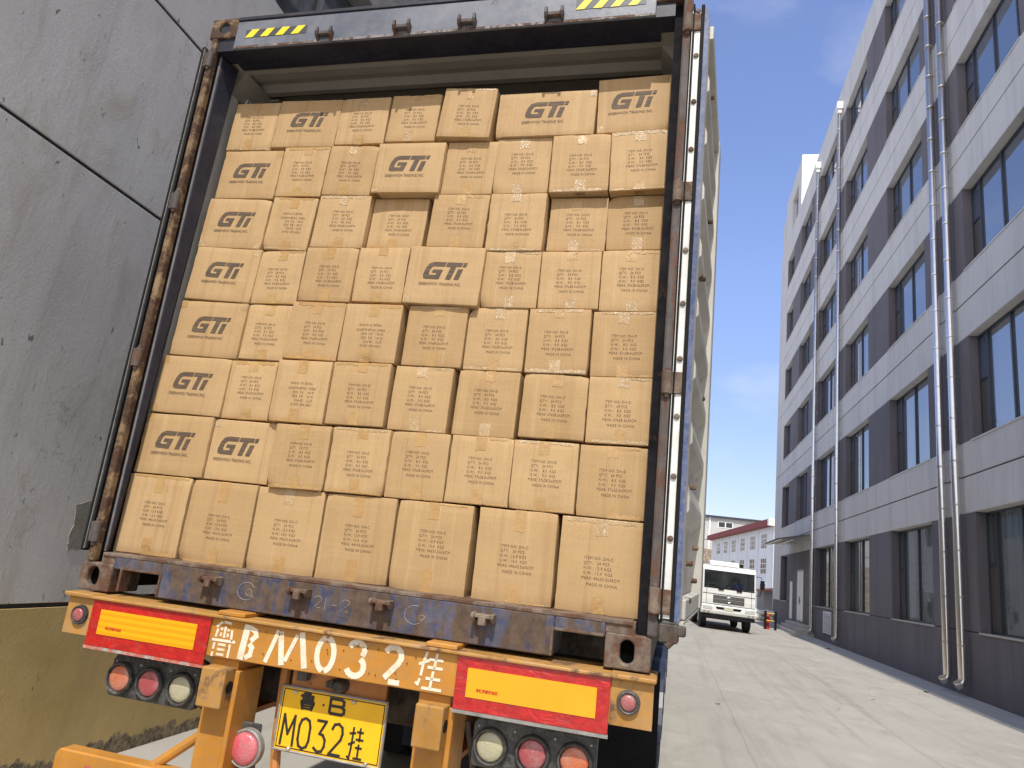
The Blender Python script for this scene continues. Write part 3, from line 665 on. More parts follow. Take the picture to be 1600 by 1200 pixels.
# corner posts
M['jamb_grey'] = worn('grey_worn_edge', (.15, .145, .15), rust=(.16, .09, .06), dust=(.26, .24, .22), amount=.42, dusty=.5, scale=14)
M['channel'] = worn('dirty_channel', (.010, .010, .013), rust=(.05, .03, .022), dust=(.06, .05, .045), amount=.42, dusty=.3, scale=9, rough=.98)
M['channel'].node_tree.nodes['Principled BSDF'].inputs['Specular IOR Level'].default_value = .1
for s in (-1, 1):
    mt = M['rust_orange'] if s < 0 else M['rust_bar']
    post = MBld()
    xa, xb = (1.163, 1.197) if s < 0 else (1.200, 1.241)
    def bx(b, a, c, *r): b.box(min(s * a, s * c), max(s * a, s * c), *r)
    bx(post, 1.200, 1.2165, .0625, .14, .118, 2.778)
    po = add(post, 'corner_post', M['navy_dark'])
    j = MBld(); bx(j, xa, xb, -.004, .035, .119, 2.777); j.build('hinge_bar', mt, po, bevel=.009, seg=2)
    ch = MBld(); bx(ch, 1.165, 1.213, .040, .062, .12, 2.776); ch.build('post_channel', M['channel'], po)
    ln = MBld(); lx = 1.1790
    if s > 0: ln.prism([(lx, .05), (lx + .014, .05), (lx + .014, .062), (lx + .004, .155), (lx, .155)], 'z', .16, 2.72)
    else:
        lo_ = [ln.bm.verts.new((x, y, .165)) for x, y in ((-1.184, .05), (-1.154, .05), (-1.151, .055), (-1.178, .100), (-1.184, .105))]
        hi_ = [ln.bm.verts.new((x, y, 2.70)) for x, y in ((-1.184, .05), (-1.154, .05), (-1.150, .055), (-1.125, .150), (-1.184, .155))]
        ln._f(lo_); ln._f(hi_[::-1])
        for q_ in range(5): ln._f([lo_[q_], hi_[q_], hi_[(q_ + 1) % 5], lo_[(q_ + 1) % 5]])
    ln.build('door_jamb', M['navy_dark'], po, bevel=.002)
    ed = MBld(); bx(ed, *((lx + .002, lx + .008) if s > 0 else (1.1545, 1.182)), .0475, .0498, .165, 2.71); ed.build('jamb_edge', M['jamb_grey'] if s < 0 else M['door_blue'], po)
    for z in (.245, 1.040, 1.840, 2.645):
        h = MBld(); xm = s * (xa + xb) / 2
        rr_ = .021 if s > 0 else .0175; h.lathe((xm, -.004, z), 'z', [(-.045, rr_ * .7), (-.044, rr_), (.044, rr_), (.045, rr_ * .7)], 14)
        bx(h, (xa + xb) / 2, xb + (.04 if s > 0 else .012), -.012, .010, z - .042, z + .042)
        h.lathe((xm, -.006, z), 'z', [(-.058, .010), (.058, .010)], 10)
        h.build('hinge', M['rust'] if s > 0 else M['rust_bar'], po, bevel=.002)
# header
b = MBld(); b.box(-1.165, 1.165, .012, .11, 2.705, 2.885); b.box(-1.1, 1.1, .11, .16, 2.70, 2.74); hd = add(b, 'door_header', M['navy_dark'])
b = MBld(); b.prism([(-1.056, 2.715), (-1.05, 2.700), (1.082, 2.700), (1.082, 2.866), (-1.056, 2.866)], 'y', -.004, .011); b.build('header_plate', M['header'], hd, bevel=.003)
b = MBld(); b.box(-1.056, 1.056, -.010, .03, 2.867, 2.889)
b.build('top_lip', M['navy_dark'], hd, bevel=.003)
b = MBld(); b.box(-1.05, 1.08, -.0062, -.0043, 2.7006, 2.713); b.build('rusty_edge', worn('rusty_header_edge', (.20, .20, .21), rust=(.14, .07, .04), dust=(.30, .25, .19), amount=.53, dusty=.8, scale=16), hd)
def stripes(x0, x1, z0, z1, n, fade=False):
    b = MBld(); b.box(x0, x1, -.0056, -.0042, z0, z1); o = b.build('hazard_sticker', M['plate_black'] if 0 else plain('sticker_grey', (.06, .065, .075), .5), hd)
    y = MBld(); wd = (x1 - x0) / n; sl = (z1 - z0) * .75
    for k in range(n):
        a = x0 + k * wd; c = a + wd * .5; 
        pts = [(a, z0), (min(c, x1), z0), (min(c + sl, x1), z1), (min(a + sl, x1), z1)]
        if c + sl > x1: pts = [(a, z0), (c, z0), (x1, z0 + (x1 - c) / sl * (z1 - z0)), (x1, z1), (min(a + sl, x1), z1)]
        y.prism(pts, 'y', -.0068, -.0058)
    y.build('yellow_stripe', plain('sticker_yellow', (.80, .62, .03), .5, var=.1), o)
stripes(-.995, -.645, 2.762, 2.808, 4); stripes(.722, 1.036, 2.763, 2.822, 4)
def keeper(x, z0, z1, parent, mt, dz=0, up=True):
    b = MBld(); t_ = .014; wd = .044
    for sx in (-1, 1):
        cx = x + sx * (wd - t_ / 2)
        prof = [(-.002, z0), (-.034, z0 + .012), (-.042, z0 + .03), (-.038, z1 - .006), (-.028, z1), (-.022, z1 - .018), (-.002, z1 - .022)] if up else [(-.002, z0 + .006), (-.030, z0 + .012), (-.052, z1 - .018), (-.052, z1 - .002), (-.040, z1), (-.002, z1)]
        b.prism(prof, 'x', cx - t_ / 2, cx + t_ / 2)
    if up: b.box(x - wd + t_, x + wd - t_, -.030, -.004, (z0 + z1) / 2 - .012, (z0 + z1) / 2 + .008)
    else:
        b.box(x - wd + t_, x + wd - t_, -.046, -.003, z1 - .018, z1 - .004); b.box(x - .014, x + .014, -.05, -.003, z0, z1 - .01)
    return b.build('lock_keeper', mt, parent, bevel=.003)
for x in (-.530, -.117, .212, .628): keeper(x, 2.705, 2.772, hd, M['rust_bar'])
# sill
b = MBld()
prof = [(0, .010), (0, .145), (.004, .156), (.014, .160), (.20, .160), (.20, .010)]
b.prism(prof, 'x', -.815, .872)
for x0, x1 in ((-1.056, -.8152), (.8722, 1.056)):
    b.prism([(0, .100), (0, .145), (.004, .156), (.014, .160), (.20, .160), (.20, .100)], 'x', x0, x1)
sl = add(b, 'door_sill', M['navy'], bevel=.004)
b = MBld(); b.box(-1.125, 1.15, .006, .19, .1605, .1635); b.box(-1.12, 1.15, -.0015, .02, .150, .1628); b.build('threshold', M['rust'], sl, bevel=.003)
for xa, xb in ((-1.125, -1.057), (1.057, 1.16)):
    b = MBld(); b.box(xa, xb, .006, .1, .119, .160); b.build('sill_end', M['rust'], sl)
for x0, x1 in ((-1.000, -.815), (.872, 1.050)):   # recessed pocket rims
    f = MBld(); f.box(x0, x1, -.006, .05, .100, .110); f.box(x0 - .012 if x0 < 0 else x0 - .010, x0, -.006, .05, .012, .110); f.box(x1, x1 + .010, -.006, .05, .012, .110) if x0 < 0 else None
    f.build('pocket_rim', M['rust'], sl, bevel=.002)
for x in (-.553, -.147, .205, .612): keeper(x, .085, .128, sl, M['rust'], up=False)
# chalk scribbles
def scrib(pts, name='chalk_mark'):
    b = MBld(); b.tube([(p[0], -.0008, p[1]) for p in pts], 0.0008, 5); return b.build(name, M['chalk'], sl)
def arc(cx, cz, rx, rz, a0, a1, n=14): return [(cx + rx * math.cos(R(a0 + (a1 - a0) * i / n)), cz + rz * math.sin(R(a0 + (a1 - a0) * i / n))) for i in range(n + 1)]
scrib(arc(-.395, .085, .040, .034, 30, 330, 18) + [(-.372, .078)] + arc(-.383, .082, .014, .013, -40, 250, 10) + [(-.362, .066)])
scrib(arc(-.073, .092, .016, .013, 170, -10, 8) + [(-.088, .060), (-.058, .062)]); scrib([(-.038, .104), (-.040, .058)]); scrib([(-.012, .078), (.012, .078)]); scrib(arc(.048, .092, .016, .012, 170, -10, 8) + [(.028, .060), (.062, .060)])
scrib(arc(.335, .085, .040, .034, 70, 320, 16) + [(.372, .078)] + arc(.366, .078, .011, .010, 0, 300, 8) + [(.385, .090)])
# side walls (corrugated) , roof, floor, front
def corr(y0, y1, pitch, depth):
    pts = []; y = y0
    while y < y1:
        pts += [(0, y), (0, y + pitch * .26), (depth, y + pitch * .5), (depth, y + pitch * .76)]; y += pitch
    return pts
for s in (-1, 1):
    b = MBld(); xin = 1.186
    pts = corr(.19, 12.0, .28, .03); A = []; B = []
    A = [b.bm.verts.new((s * (xin + p[0]), p[1], .16)) for p in pts]; B = [b.bm.verts.new((s * (xin + p[0]), p[1], 2.80)) for p in pts]
    for i in range(len(pts) - 1): b._f([A[i], A[i + 1], B[i + 1], B[i]])
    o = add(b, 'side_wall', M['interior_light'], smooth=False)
    md = o.modifiers.new('thick', 'SOLIDIFY'); md.thickness = .002; md.offset = 0
    e = MBld(); e.box(min(s * 1.183, s * 1.2), max(s * 1.183, s * 1.2), .156, .20, .16, 2.78); e.build('wall_edge', M['interior_light'], o)
    r_ = MBld(); r_.box(min(s * 1.17, s * 1.219), max(s * 1.17, s * 1.219), .178, 12.0, 2.80, HC - .01); r_.box(min(s * 1.16, s * 1.217), max(s * 1.16, s * 1.217), .178, 12.0, 0.01, .155); r_.build('side_rail', M['navy_dark'], o)
    sk = MBld(); sk.box(min(s * 1.2170, s * 1.2185), max(s * 1.2170, s * 1.2185), .178, 12.0, .155, 2.80); sk.build('outer_skin', M['navy'], o)
b = MBld()
pr = [(.11, 2.716), (.208, 2.712), (.214, 2.727), (.282, 2.729), (.296, 2.745), (.335, 2.745), (.368, 2.716), (.40, 2.716), (.45, 2.748), (.60, 2.75), (.66, 2.772)]
y = .66
while y < 11.8: pr += [(y + .04, 2.79), (y + .13, 2.79), (y + .17, 2.765), (y + .26, 2.765)]; y += .26
A = [b.bm.verts.new((-1.17, p[0], p[1])) for p in pr]; B = [b.bm.verts.new((1.17, p[0], p[1])) for p in pr]
for i in range(len(pr) - 1): b._f([A[i], A[i + 1], B[i + 1], B[i]])
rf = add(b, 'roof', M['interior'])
md = rf.modifiers.new('thick', 'SOLIDIFY'); md.thickness = .003; md.offset = 0
b = MBld(); b.box(-1.21, 1.21, .112, 12.1, 2.80, 2.82); b.build('roof_skin', M['navy'], rf)
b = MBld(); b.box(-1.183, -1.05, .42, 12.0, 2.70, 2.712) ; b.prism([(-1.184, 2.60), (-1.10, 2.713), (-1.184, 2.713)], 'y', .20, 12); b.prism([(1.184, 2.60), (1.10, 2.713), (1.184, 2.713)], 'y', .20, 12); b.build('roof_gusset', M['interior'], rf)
b = MBld(); b.box(-1.18, 1.18, .20, 12.1, .10, .158); add(b, 'floor', M['dark_steel'])
b = MBld(); b.box(-1.219, 1.219, 12.1, 12.19, 0, HC); add(b, 'front_wall', M['navy'])
# lashing ring near the ceiling
b = MBld(); b.tube([(-1.165, .34 + .035 * math.cos(a * PI / 8), 2.60 + .045 * math.sin(a * PI / 8)) for a in range(17)], .007, 8, cap=False); b.box(-1.186, -1.160, .325, .355, 2.625, 2.665)
b.tube([(-1.16, .35, 2.60), (-1.12, .42, 2.57), (-1.08, .52, 2.55)], .006, 6); add(b, 'lashing_ring', M['interior_light'])

# right door, swung right round and standing a few degrees off the side
def door(xh, yh, ang, s):
    root = empty('door', None); root.parent = ct
    root.matrix_basis = Matrix.Translation((xh, yh, 0)) @ Matrix.Rotation(ang, 4, 'Z')
    return root
# local frame: y runs along the leaf from hinge side, x = outwards (inner face of the door looks +x)
dr = door(1.247, -.004, R(-4.6), 1)
z0, z1, L = .185, 2.705, 1.15
b = MBld(); b.box(.044, .062, .0, .05, z0, z1); b.box(.010, .062, .05, .10, z0, z1); b.box(.014, .082, L - .16, L, z0, z1); b.box(.012, .074, .1, L - .1605, z0, z0 + .069); b.box(.012, .078, .1, L - .1605, z1 - .069, z1)
o = b.build('door_frame', M['door_inner'], dr, bevel=.003)
b = MBld(); b.box(.003, .029, .0015, .012, z0 + .003, z1 - .005); ws = b.build('gasket_retainer', M['white_strip'], dr, bevel=.0015)
for k in range(12):
    bb = MBld(); bb.lathe((.016, -.0005, z0 + .055 + k * .224), 'y', [(-.006, .004), (-.0045, .010), (.002, .011)], 12); bb.build('bolt', M['rust'], ws)
b = MBld(); b.box(.044, .062, -.003, -.0002, z0 - .002, z1 + .004); b.build('blue_edge', M['door_blue'], dr)
b = MBld(); b.box(.0295, .0435, -.010, .030, z0 - .004, z1 + .022); b.box(-.004, .0025, -.012, .03, z0 - .01, z1 + .03); b.box(-.0125, -.0075, -.006, .03, z0 - .006, z1 + .004); b.build('gasket', M['black'], dr, bevel=.002)
b = MBld(); b.box(-.0072, -.0045, -.004, .02, z0, z1); b.build('gasket_lip', M['white_strip'], dr)
# trapezoid corrugated leaf
b = MBld(); zz = z0 + .34; prf = [(.030, z0 + .07), (.030, zz)]
n = 8; hh = (z1 - .12 - zz) / n
for k in range(n):
    a = zz + k * hh; prf += [(.034, a + hh * .04), (.070, a + hh * .20), (.070, a + hh * .38), (.034, a + hh * .92)]
prf += [(.030, z1 - .07)]
b.prism(prf + [(.0165, z1 - .07), (.0165, z0 + .07)], 'y', .1005, L - .1605)
lf = b.build('door_panel', M['door_inner'], dr)
b = MBld(); b.box(.008, .016, .1, L - .1, z0 + .05, z1 - .05); b.build('outer_leaf', M['navy'], dr)
for k in range(9):
    bb = MBld(); bb.lathe((.055, .30 + (k % 2) * .35, z0 + .06 + k * .07 if k < 4 else z0 + .5 + (k - 4) * .45), 'x', [(0, .012), (.022, .011), (.026, .006)], 10); bb.build('bolt', M['rust_orange'], dr)
b = MBld(); b.box(.0, .075, .012, L, z0 - .012, z0 - .003); b.build('bottom_gasket', M['door_inner'], dr)
b = MBld(); b.box(-.006, .06, -.014, .05, z0 - .075, z0 - .013); b.tube([(.02, -.01, z0 - .09), (.05, 0, z0 - .06)], .012, 8); b.box(.055, .085, -.006, .03, z0 - .05, z0 - .015); b.build('lock_foot', M['dark_steel'], dr, bevel=.005)
# left door folded flat along the side
dl = door(-1.226, .006, 0, -1)
b = MBld(); b.box(-.050, -.026, .05, 1.16, .19, 2.70); b.build('door_frame', M['navy_dark'], dl)
b = MBld(); b.box(-.024, -.003, -.004, .03, .16, 2.735); b.build('gasket', M['black'], dl, bevel=.003)
b = MBld(); b.box(-.0028, .0000, -.008, .02, .17, 2.72); b.build('gasket_lip', M['grey_steel'], dl)
b = MBld(); b.box(.0010, .012, -.002, .02, .17, 2.72); b.build('gasket_seal', M['black'], dl, bevel=.002)

# ------------------------------------------------------------------ cartons
# row, index, x0, x1, z0, z1, front y, roll, logo face, printed upside down
BOXES=[(1, 0, -1.1113, -0.8455, 2.2236, 2.5029, 0.1691, -0.0391, 0, 0),
(1, 1, -0.8404, -0.4846, 2.2269, 2.4989, 0.1641, -0.0402, 1, 0),
(1, 2, -0.4831, -0.2165, 2.2337, 2.4977, 0.1692, -0.0114, 0, 0),
(1, 3, -0.2066, 0.0541, 2.2349, 2.4948, 0.1642, -0.0349, 0, 0),
(1, 4, 0.0757, 0.3395, 2.2229, 2.4886, 0.1289, -0.073, 0, 0),
(1, 5, 0.3639, 0.8284, 2.2241, 2.4567, 0.1454, -0.0066, 1, 0),
(1, 6, 0.8406, 1.174, 2.2328, 2.5152, 0.1525, 0.0417, 1, 0),
(2, 0, -1.1023, -0.7603, 1.9382, 2.2093, 0.1558, -0.0347, 1, 0),
(2, 1, -0.7588, -0.5022, 1.9466, 2.2245, 0.1611, -0.0327, 0, 0),
(2, 2, -0.4955, -0.2363, 1.9461, 2.2175, 0.156, -0.0439, 0, 0),
(2, 3, -0.2164, 0.1265, 1.9396, 2.2043, 0.1308, -0.0209, 1, 0),
(2, 4, 0.128, 0.3779, 1.9387, 2.2137, 0.1559, -0.0273, 0, 0),
(2, 5, 0.3815, 0.6409, 1.9381, 2.2227, 0.1561, 0.0045, 0, 0),
(2, 6, 0.6516, 0.9155, 1.93, 2.2168, 0.1358, 0.02, 0, 0),
(2, 7, 0.9221, 1.174, 1.9331, 2.2256, 0.136, 0.0454, 0, 0),
(3, 0, -1.1286, -0.7709, 1.6623, 1.9317, 0.1478, -0.0513, 1, 0),
(3, 1, -0.7694, -0.5208, 1.6587, 1.9395, 0.1579, -0.0637, 0, 1),
(3, 2, -0.4992, -0.2245, 1.6658, 1.9395, 0.148, -0.0342, 0, 0),
(3, 3, -0.2184, 0.0638, 1.6733, 1.9329, 0.178, -0.0307, 0, 0),
(3, 4, 0.0976, 0.3694, 1.6679, 1.9344, 0.1479, -0.0346, 0, 0),
(3, 5, 0.384, 0.6449, 1.6459, 1.9287, 0.1375, -0.0034, 0, 0),
(3, 6, 0.6586, 0.9173, 1.6615, 1.9204, 0.1747, -0.008, 0, 0),
(3, 7, 0.9221, 1.174, 1.6685, 1.9267, 0.1748, 0.0257, 0, 0),
(4, 0, -1.1321, -0.7638, 1.3818, 1.6587, 0.1398, -0.0637, 1, 0),
(4, 1, -0.7623, -0.5186, 1.3749, 1.6482, 0.1496, 0.0017, 0, 0),
(4, 2, -0.5071, -0.2375, 1.3903, 1.663, 0.14, -0.0137, 0, 0),
(4, 3, -0.2332, 0.0172, 1.3955, 1.6658, 0.1501, -0.0058, 0, 0),
(4, 4, 0.0355, 0.3911, 1.3791, 1.655, 0.1147, -0.0361, 1, 0),
(4, 5, 0.3926, 0.6479, 1.3789, 1.6445, 0.1396, -0.0014, 0, 0),
(4, 6, 0.6538, 0.9145, 1.3809, 1.6454, 0.1396, 0.0121, 0, 0),
(4, 7, 0.9184, 1.1722, 1.3746, 1.6514, 0.1396, 0.0077, 0, 0),
(5, 0, -1.1379, -0.7656, 1.0942, 1.371, 0.1316, -0.0345, 1, 0),
(5, 1, -0.7641, -0.5302, 1.0959, 1.3683, 0.1465, -0.0162, 0, 0),
(5, 2, -0.5243, -0.2493, 1.104, 1.382, 0.1319, -0.024, 0, 0),
(5, 3, -0.2359, 0.0406, 1.1001, 1.3742, 0.1197, -0.0075, 0, 1),
(5, 4, 0.0678, 0.3456, 1.0972, 1.3764, 0.1317, -0.0079, 0, 0),
(5, 5, 0.352, 0.6162, 1.0939, 1.3775, 0.1417, 0.0057, 0, 0),
(5, 6, 0.6312, 0.8952, 1.0886, 1.3709, 0.1175, 0.014, 0, 0),
(5, 7, 0.9049, 1.1707, 1.0882, 1.3704, 0.1315, 0.0188, 0, 0),
(6, 0, -1.1621, -0.7851, 0.8113, 1.0888, 0.1234, -0.0203, 1, 0),
(6, 1, -0.7836, -0.543, 0.8078, 1.0852, 0.1383, 0.0068, 0, 0),
(6, 2, -0.5195, -0.2478, 0.8047, 1.0905, 0.1033, -0.0063, 0, 1),
(6, 3, -0.2393, 0.0358, 0.8109, 1.0939, 0.1085, 0.0081, 0, 0),
(6, 4, 0.0507, 0.3179, 0.8066, 1.091, 0.1234, -0.0092, 0, 0),
(6, 5, 0.3443, 0.6144, 0.8044, 1.0866, 0.1233, -0.0123, 0, 0),
(6, 6, 0.6335, 0.9029, 0.8146, 1.0834, 0.1184, -0.0105, 0, 0),
(6, 7, 0.9098, 1.1708, 0.812, 1.0857, 0.1234, 0.0119, 0, 0),
(7, 0, -1.1692, -0.8048, 0.5241, 0.8033, 0.1152, -0.0061, 1, 0),
(7, 1, -0.8033, -0.4785, 0.5231, 0.7986, 0.1271, -0.0106, 1, 0),
(7, 2, -0.4537, -0.1875, 0.5152, 0.7953, 0.0899, 0.0195, 0, 0),
(7, 3, -0.1829, 0.085, 0.5194, 0.7996, 0.1, 0.0095, 0, 0),
(7, 4, 0.0865, 0.3484, 0.5204, 0.802, 0.1151, 0.0101, 0, 0),
(7, 5, 0.3535, 0.6212, 0.5246, 0.803, 0.1152, -0.002, 0, 0),
(7, 6, 0.6247, 0.8905, 0.5224, 0.8011, 0.1151, 0.003, 0, 0),
(7, 7, 0.8971, 1.1647, 0.5193, 0.8012, 0.1151, 0.0079, 0, 0),
(8, 0, -1.1724, -0.8456, 0.1643, 0.5174, 0.1059, 0.0027, 0, 0),
(8, 1, -0.833, -0.5058, 0.1612, 0.5159, 0.1058, -0.0011, 0, 0),
(8, 2, -0.4936, -0.1744, 0.1599, 0.5138, 0.1057, 0.0063, 0, 0),
(8, 3, -0.1634, 0.1563, 0.163, 0.5145, 0.1058, 0.0117, 0, 0),
(8, 4, 0.1649, 0.4881, 0.1611, 0.5154, 0.1058, 0.0012, 0, 0),
(8, 5, 0.5163, 0.8348, 0.1629, 0.5169, 0.1058, 0.0116, 0, 0),
(8, 6, 0.8488, 1.1623, 0.1636, 0.5142, 0.1058, -0.0006, 0, 0)]
TX = {}
def item_text(kind):
    if kind in TX: return TX[kind]
    L = ['ITEM NO: DH-D', 'QTY:   24 PCS', 'N.W.:   8.5  KGS', 'G.W.:   9.0  KGS', 'MEAS: 37x28.5x29CM', '   MADE IN CHINA'] if kind == 'D' else ['ITEM NO: DH-C', 'QTY:   24 PCS', 'N.W.: 12.9 KGS', 'G.W.: 13.4  KGS', 'MEAS: 44x33.5x36CM', '   MADE IN CHINA']
    bm = bmesh.new(); h = .0160; target = .134 if kind == 'D' else .144
    probe = text_mesh(L[4], h, .0002, 1., 'LEFT', 0, 1.12); xsc = target / (max(v.co.x for v in probe.vertices) - min(v.co.x for v in probe.vertices)); bpy.data.meshes.remove(probe)
    for i, ln in enumerate(L):
        me = text_mesh(ln, h, .0002, xsc, 'LEFT', -.0001, 1.12)
        for v in me.vertices: v.co.z -= i * .0186 + (.004 if i == 5 else 0); v.co.x += -.006 * (i == 4)
        bm.from_mesh(me); bpy.data.meshes.remove(me)
    xs_ = [v.co.x for v in bm.verts]; zs_ = [v.co.z for v in bm.verts]
    cx = (min(xs_) + max(xs_)) / 2; cz = (min(zs_) + max(zs_)) / 2
    for v in bm.verts: v.co.x -= cx; v.co.z -= cz
    out = bpy.data.meshes.new('item_text'); bm.to_mesh(out); bm.free(); out.materials.append(M['text']); TX[kind] = out; return out
def logo_mesh():
    if 'L' in TX: return TX['L']
    b = MBld(); H = .082; sk = .30
    def P(p): return ((p[0] + sk * p[1]) * H, p[1] * H)
    th = .25
    G = [[(.36, 1), (1.04, 1), (1.04, 1 - th), (.42, 1 - th)], [(.36, 1), (.42, 1 - th), (.33, .68), (.10, .90)], [(.10, .90), (.33, .68), (.29, .58), (0, .62)], [(0, .62), (.29, .58), (.29, .36), (0, .26)],
         [(0, .26), (.29, .36), (.33, .27), (.08, .06)], [(.08, .06), (.33, .27), (.40, .23), (.26, 0)], [(.26, 0), (.40, .23), (.74, .23), (.74, 0)], [(.74, 0), (.74, .56), (1.02, .56), (1.02, 0)], [(.46, .56), (.739, .56), (.739, .37), (.46, .37)]]
    for poly in G + [[(1.10, 1), (2.0, 1), (2.0, .76), (1.10, .76)], [(1.40, .759), (1.70, .759), (1.70, 0), (1.40, 0)], [(1.88, .62), (2.16, .62), (2.16, 0), (1.88, 0)], [(2.06, 1), (2.26, 1), (2.26, .76), (2.06, .76)]]:
        b.prism([P(p) for p in poly], 'y', -.0006, .0002)
    bm = b.bm
    me = text_mesh('GREENWICH TRADING INC.', .0190, .0003, 1., 'LEFT', 0, 1.04); k_ = .200 / max(v.co.x for v in me.vertices)
    for v in me.vertices: v.co.x = v.co.x * k_ - .008; v.co.z -= .030
    bm.from_mesh(me); bpy.data.meshes.remove(me)
    bmesh.ops.triangulate(bm, faces=[f for f in bm.faces if len(f.verts) > 4])
    xs_ = [v.co.x for v in bm.verts]; zs_ = [v.co.z for v in bm.verts]; cx = (min(xs_) + max(xs_)) / 2; cz = (min(zs_) + max(zs_)) / 2
    for v in bm.verts: v.co.x -= cx; v.co.z -= cz
    out = bpy.data.meshes.new('printed_logo'); bm.to_mesh(out); bm.free(); out.materials.append(M['ink']); TX['L'] = out; return out

def carton_mesh(W, D, H, seed, crush):
    """rounded, slightly bulging cardboard box; origin at bottom centre of the front face"""
    r = .0034
    def ticks(L):
        n = 9; inner = [r + (L - 2 * r) * i / n for i in range(n + 1)]
        return [0, r * .35] + inner + [L - r * .35, L]
    X, Y, Z = ticks(W), [0, r * .35, r, D * .3, D * .6, D - r, D], ticks(H)
    bm = bmesh.new(); grid = {}
    def vert(i, j, k):
        if (i, j, k) in grid: return grid[(i, j, k)]
        p = Vector((X[i], Y[j], Z[k])); q_ = Vector((min(max(p.x, r), W - r), min(max(p.y, r), D - r), min(max(p.z, r), H - r)))
        d = p - q_
        if d.length > 1e-9: p = q_ + d.normalized() * r
        s = Vector((seed * 3.1, seed * 1.7, seed * .9))
        u = X[i] / W; v_ = Z[k] / H; front = 1 if j < 3 else 0
        edge = max(abs(u - .5), abs(v_ - .5)) * 2
        bulge = -(1 - (2 * u - 1) ** 2) * (1 - (2 * v_ - 1) ** 2) * .0030 * (.4 + random_b)
        p.y += bulge * front
        n1 = noise.noise(p * 11 + s); n2 = noise.noise(p * 34 + s)
        p.y += front * (n1 * .0022 + n2 * .0009 * crush)
        if edge > .9: p.z += n1 * .0022 * crush; p.x += n2 * .0016 * crush
        # dented corners
        for (cu, cv, am) in dents:
            dd = math.hypot((u - cu) * W, (v_ - cv) * H)
            if dd < .05: 
                k_ = (1 - dd / .05) ** 2 * am; p.y += k_; p.x += (.5 - cu) * k_ * .5; p.z += (.5 - cv) * k_ * .7
        g = bm.verts.new(p - Vector((W / 2, 0, 0))); grid[(i, j, k)] = g; return g
    rnd = random.Random(seed); random_b = rnd.uniform(-.1, 1.0)
    dents = [(rnd.choice((0, 1, .5)), rnd.choice((0, 1)), rnd.uniform(.004, .012)) for _ in range(rnd.choice((0, 1, 2, 2)))]
    nx, ny, nz = len(X) - 1, len(Y) - 1, len(Z) - 1
    for i in range(nx):
        for k in range(nz):
            bm.faces.new([vert(i, 0, k), vert(i + 1, 0, k), vert(i + 1, 0, k + 1), vert(i, 0, k + 1)])
            bm.faces.new([vert(i, ny, k), vert(i, ny, k + 1), vert(i + 1, ny, k + 1), vert(i + 1, ny, k)])
    for j in range(ny):
        for k in range(nz):
            bm.faces.new([vert(0, j, k), vert(0, j, k + 1), vert(0, j + 1, k + 1), vert(0, j + 1, k)])
            bm.faces.new([vert(nx, j, k), vert(nx, j + 1, k), vert(nx, j + 1, k + 1), vert(nx, j, k + 1)])
        for i in range(nx):
            bm.faces.new([vert(i, j, 0), vert(i, j + 1, 0), vert(i + 1, j + 1, 0), vert(i + 1, j, 0)])
            bm.faces.new([vert(i, j, nz), vert(i + 1, j, nz), vert(i + 1, j + 1, nz), vert(i, j + 1, nz)])
    bmesh.ops.recalc_face_normals(bm, faces=bm.faces[:])
    me = bpy.data.meshes.new('cardboard_carton'); bm.to_mesh(me)
    # height-field of the front for decals
    def fy(x, z):
        best = min(((X[i] - W / 2 - x) ** 2 + (Z[k] - z) ** 2, i, k) for i in range(nx + 1) for k in range(nz + 1))
        i0 = best[1]; k0 = best[2]; return grid[(i0, 0, k0)].co.y
    F_ = {(i, k): grid[(i, 0, k)].co.y for i in range(nx + 1) for k in range(nz + 1)}
    bm.free(); me.materials.append(M['card']); me.polygons.foreach_set('use_smooth', [True] * len(me.polygons))
    def surf(x, z):
        x = min(max(x + W / 2, r), W - r); z = min(max(z, r), H - r); n = 9
        fi = (x - r) / (W - 2 * r) * n; fk = (z - r) / (H - 2 * r) * n
        i = min(int(fi), n - 1); k = min(int(fk), n - 1); a = fi - i; c = fk - k; i += 2; k += 2
        return (F_[(i, k)] * (1 - a) * (1 - c) + F_[(i + 1, k)] * a * (1 - c) + F_[(i, k + 1)] * (1 - a) * c + F_[(i + 1, k + 1)] * a * c)
    return me, surf
def drape(me, surf, dx, dz, off, flip=False):
    me = me.copy()
    for v in me.vertices:
        if flip: v.co.x = -v.co.x; v.co.z = -v.co.z
        v.co.y = v.co.y * 1 + surf(v.co.x + dx, v.co.z + dz) - off
    return me
def tape_patch(x0, x1, z0, z1, surf, rnd, top=None, H=0, D=.25):
    """a thin strip following the front; top=1/0 folds over the upper/lower edge"""
    b = MBld(); nx, nz = max(2, int((x1 - x0) / .012)), max(2, int((z1 - z0) / .012)); off = .0007
    jag = [rnd.uniform(-.003, .003) for _ in range(nx + 1)]
    V = {}
    for i in range(nx + 1):
        for k in range(nz + 1):
            x = x0 + (x1 - x0) * i / nx; z = z0 + (z1 - z0) * k / nz
            if top == 1 and k == 0: z += jag[i]
            if top == 0 and k == nz: z += jag[i]
            V[(i, k)] = b.bm.verts.new((x, surf(x, z) - off - abs(rnd.gauss(0, .0004)), z))
    for i in range(nx):
        for k in range(nz): b._f([V[(i, k)], V[(i + 1, k)], V[(i + 1, k + 1)], V[(i, k + 1)]])
    if top is not None:
        kk = nz if top == 1 else 0; ze = H + .0012 if top == 1 else -.0012; pr = [V[(i, kk)] for i in range(nx + 1)]
        for (yy, zz) in ((.0015, ze - .001 if top else ze + .001), (.006, ze), (D, ze)):
            cur = [b.bm.verts.new((v.co.x, yy if yy > .002 else v.co.y + .002, zz)) for v in pr]
            for i in range(nx): b._f([pr[i], pr[i + 1], cur[i + 1], cur[i]])
            pr = cur
    return b
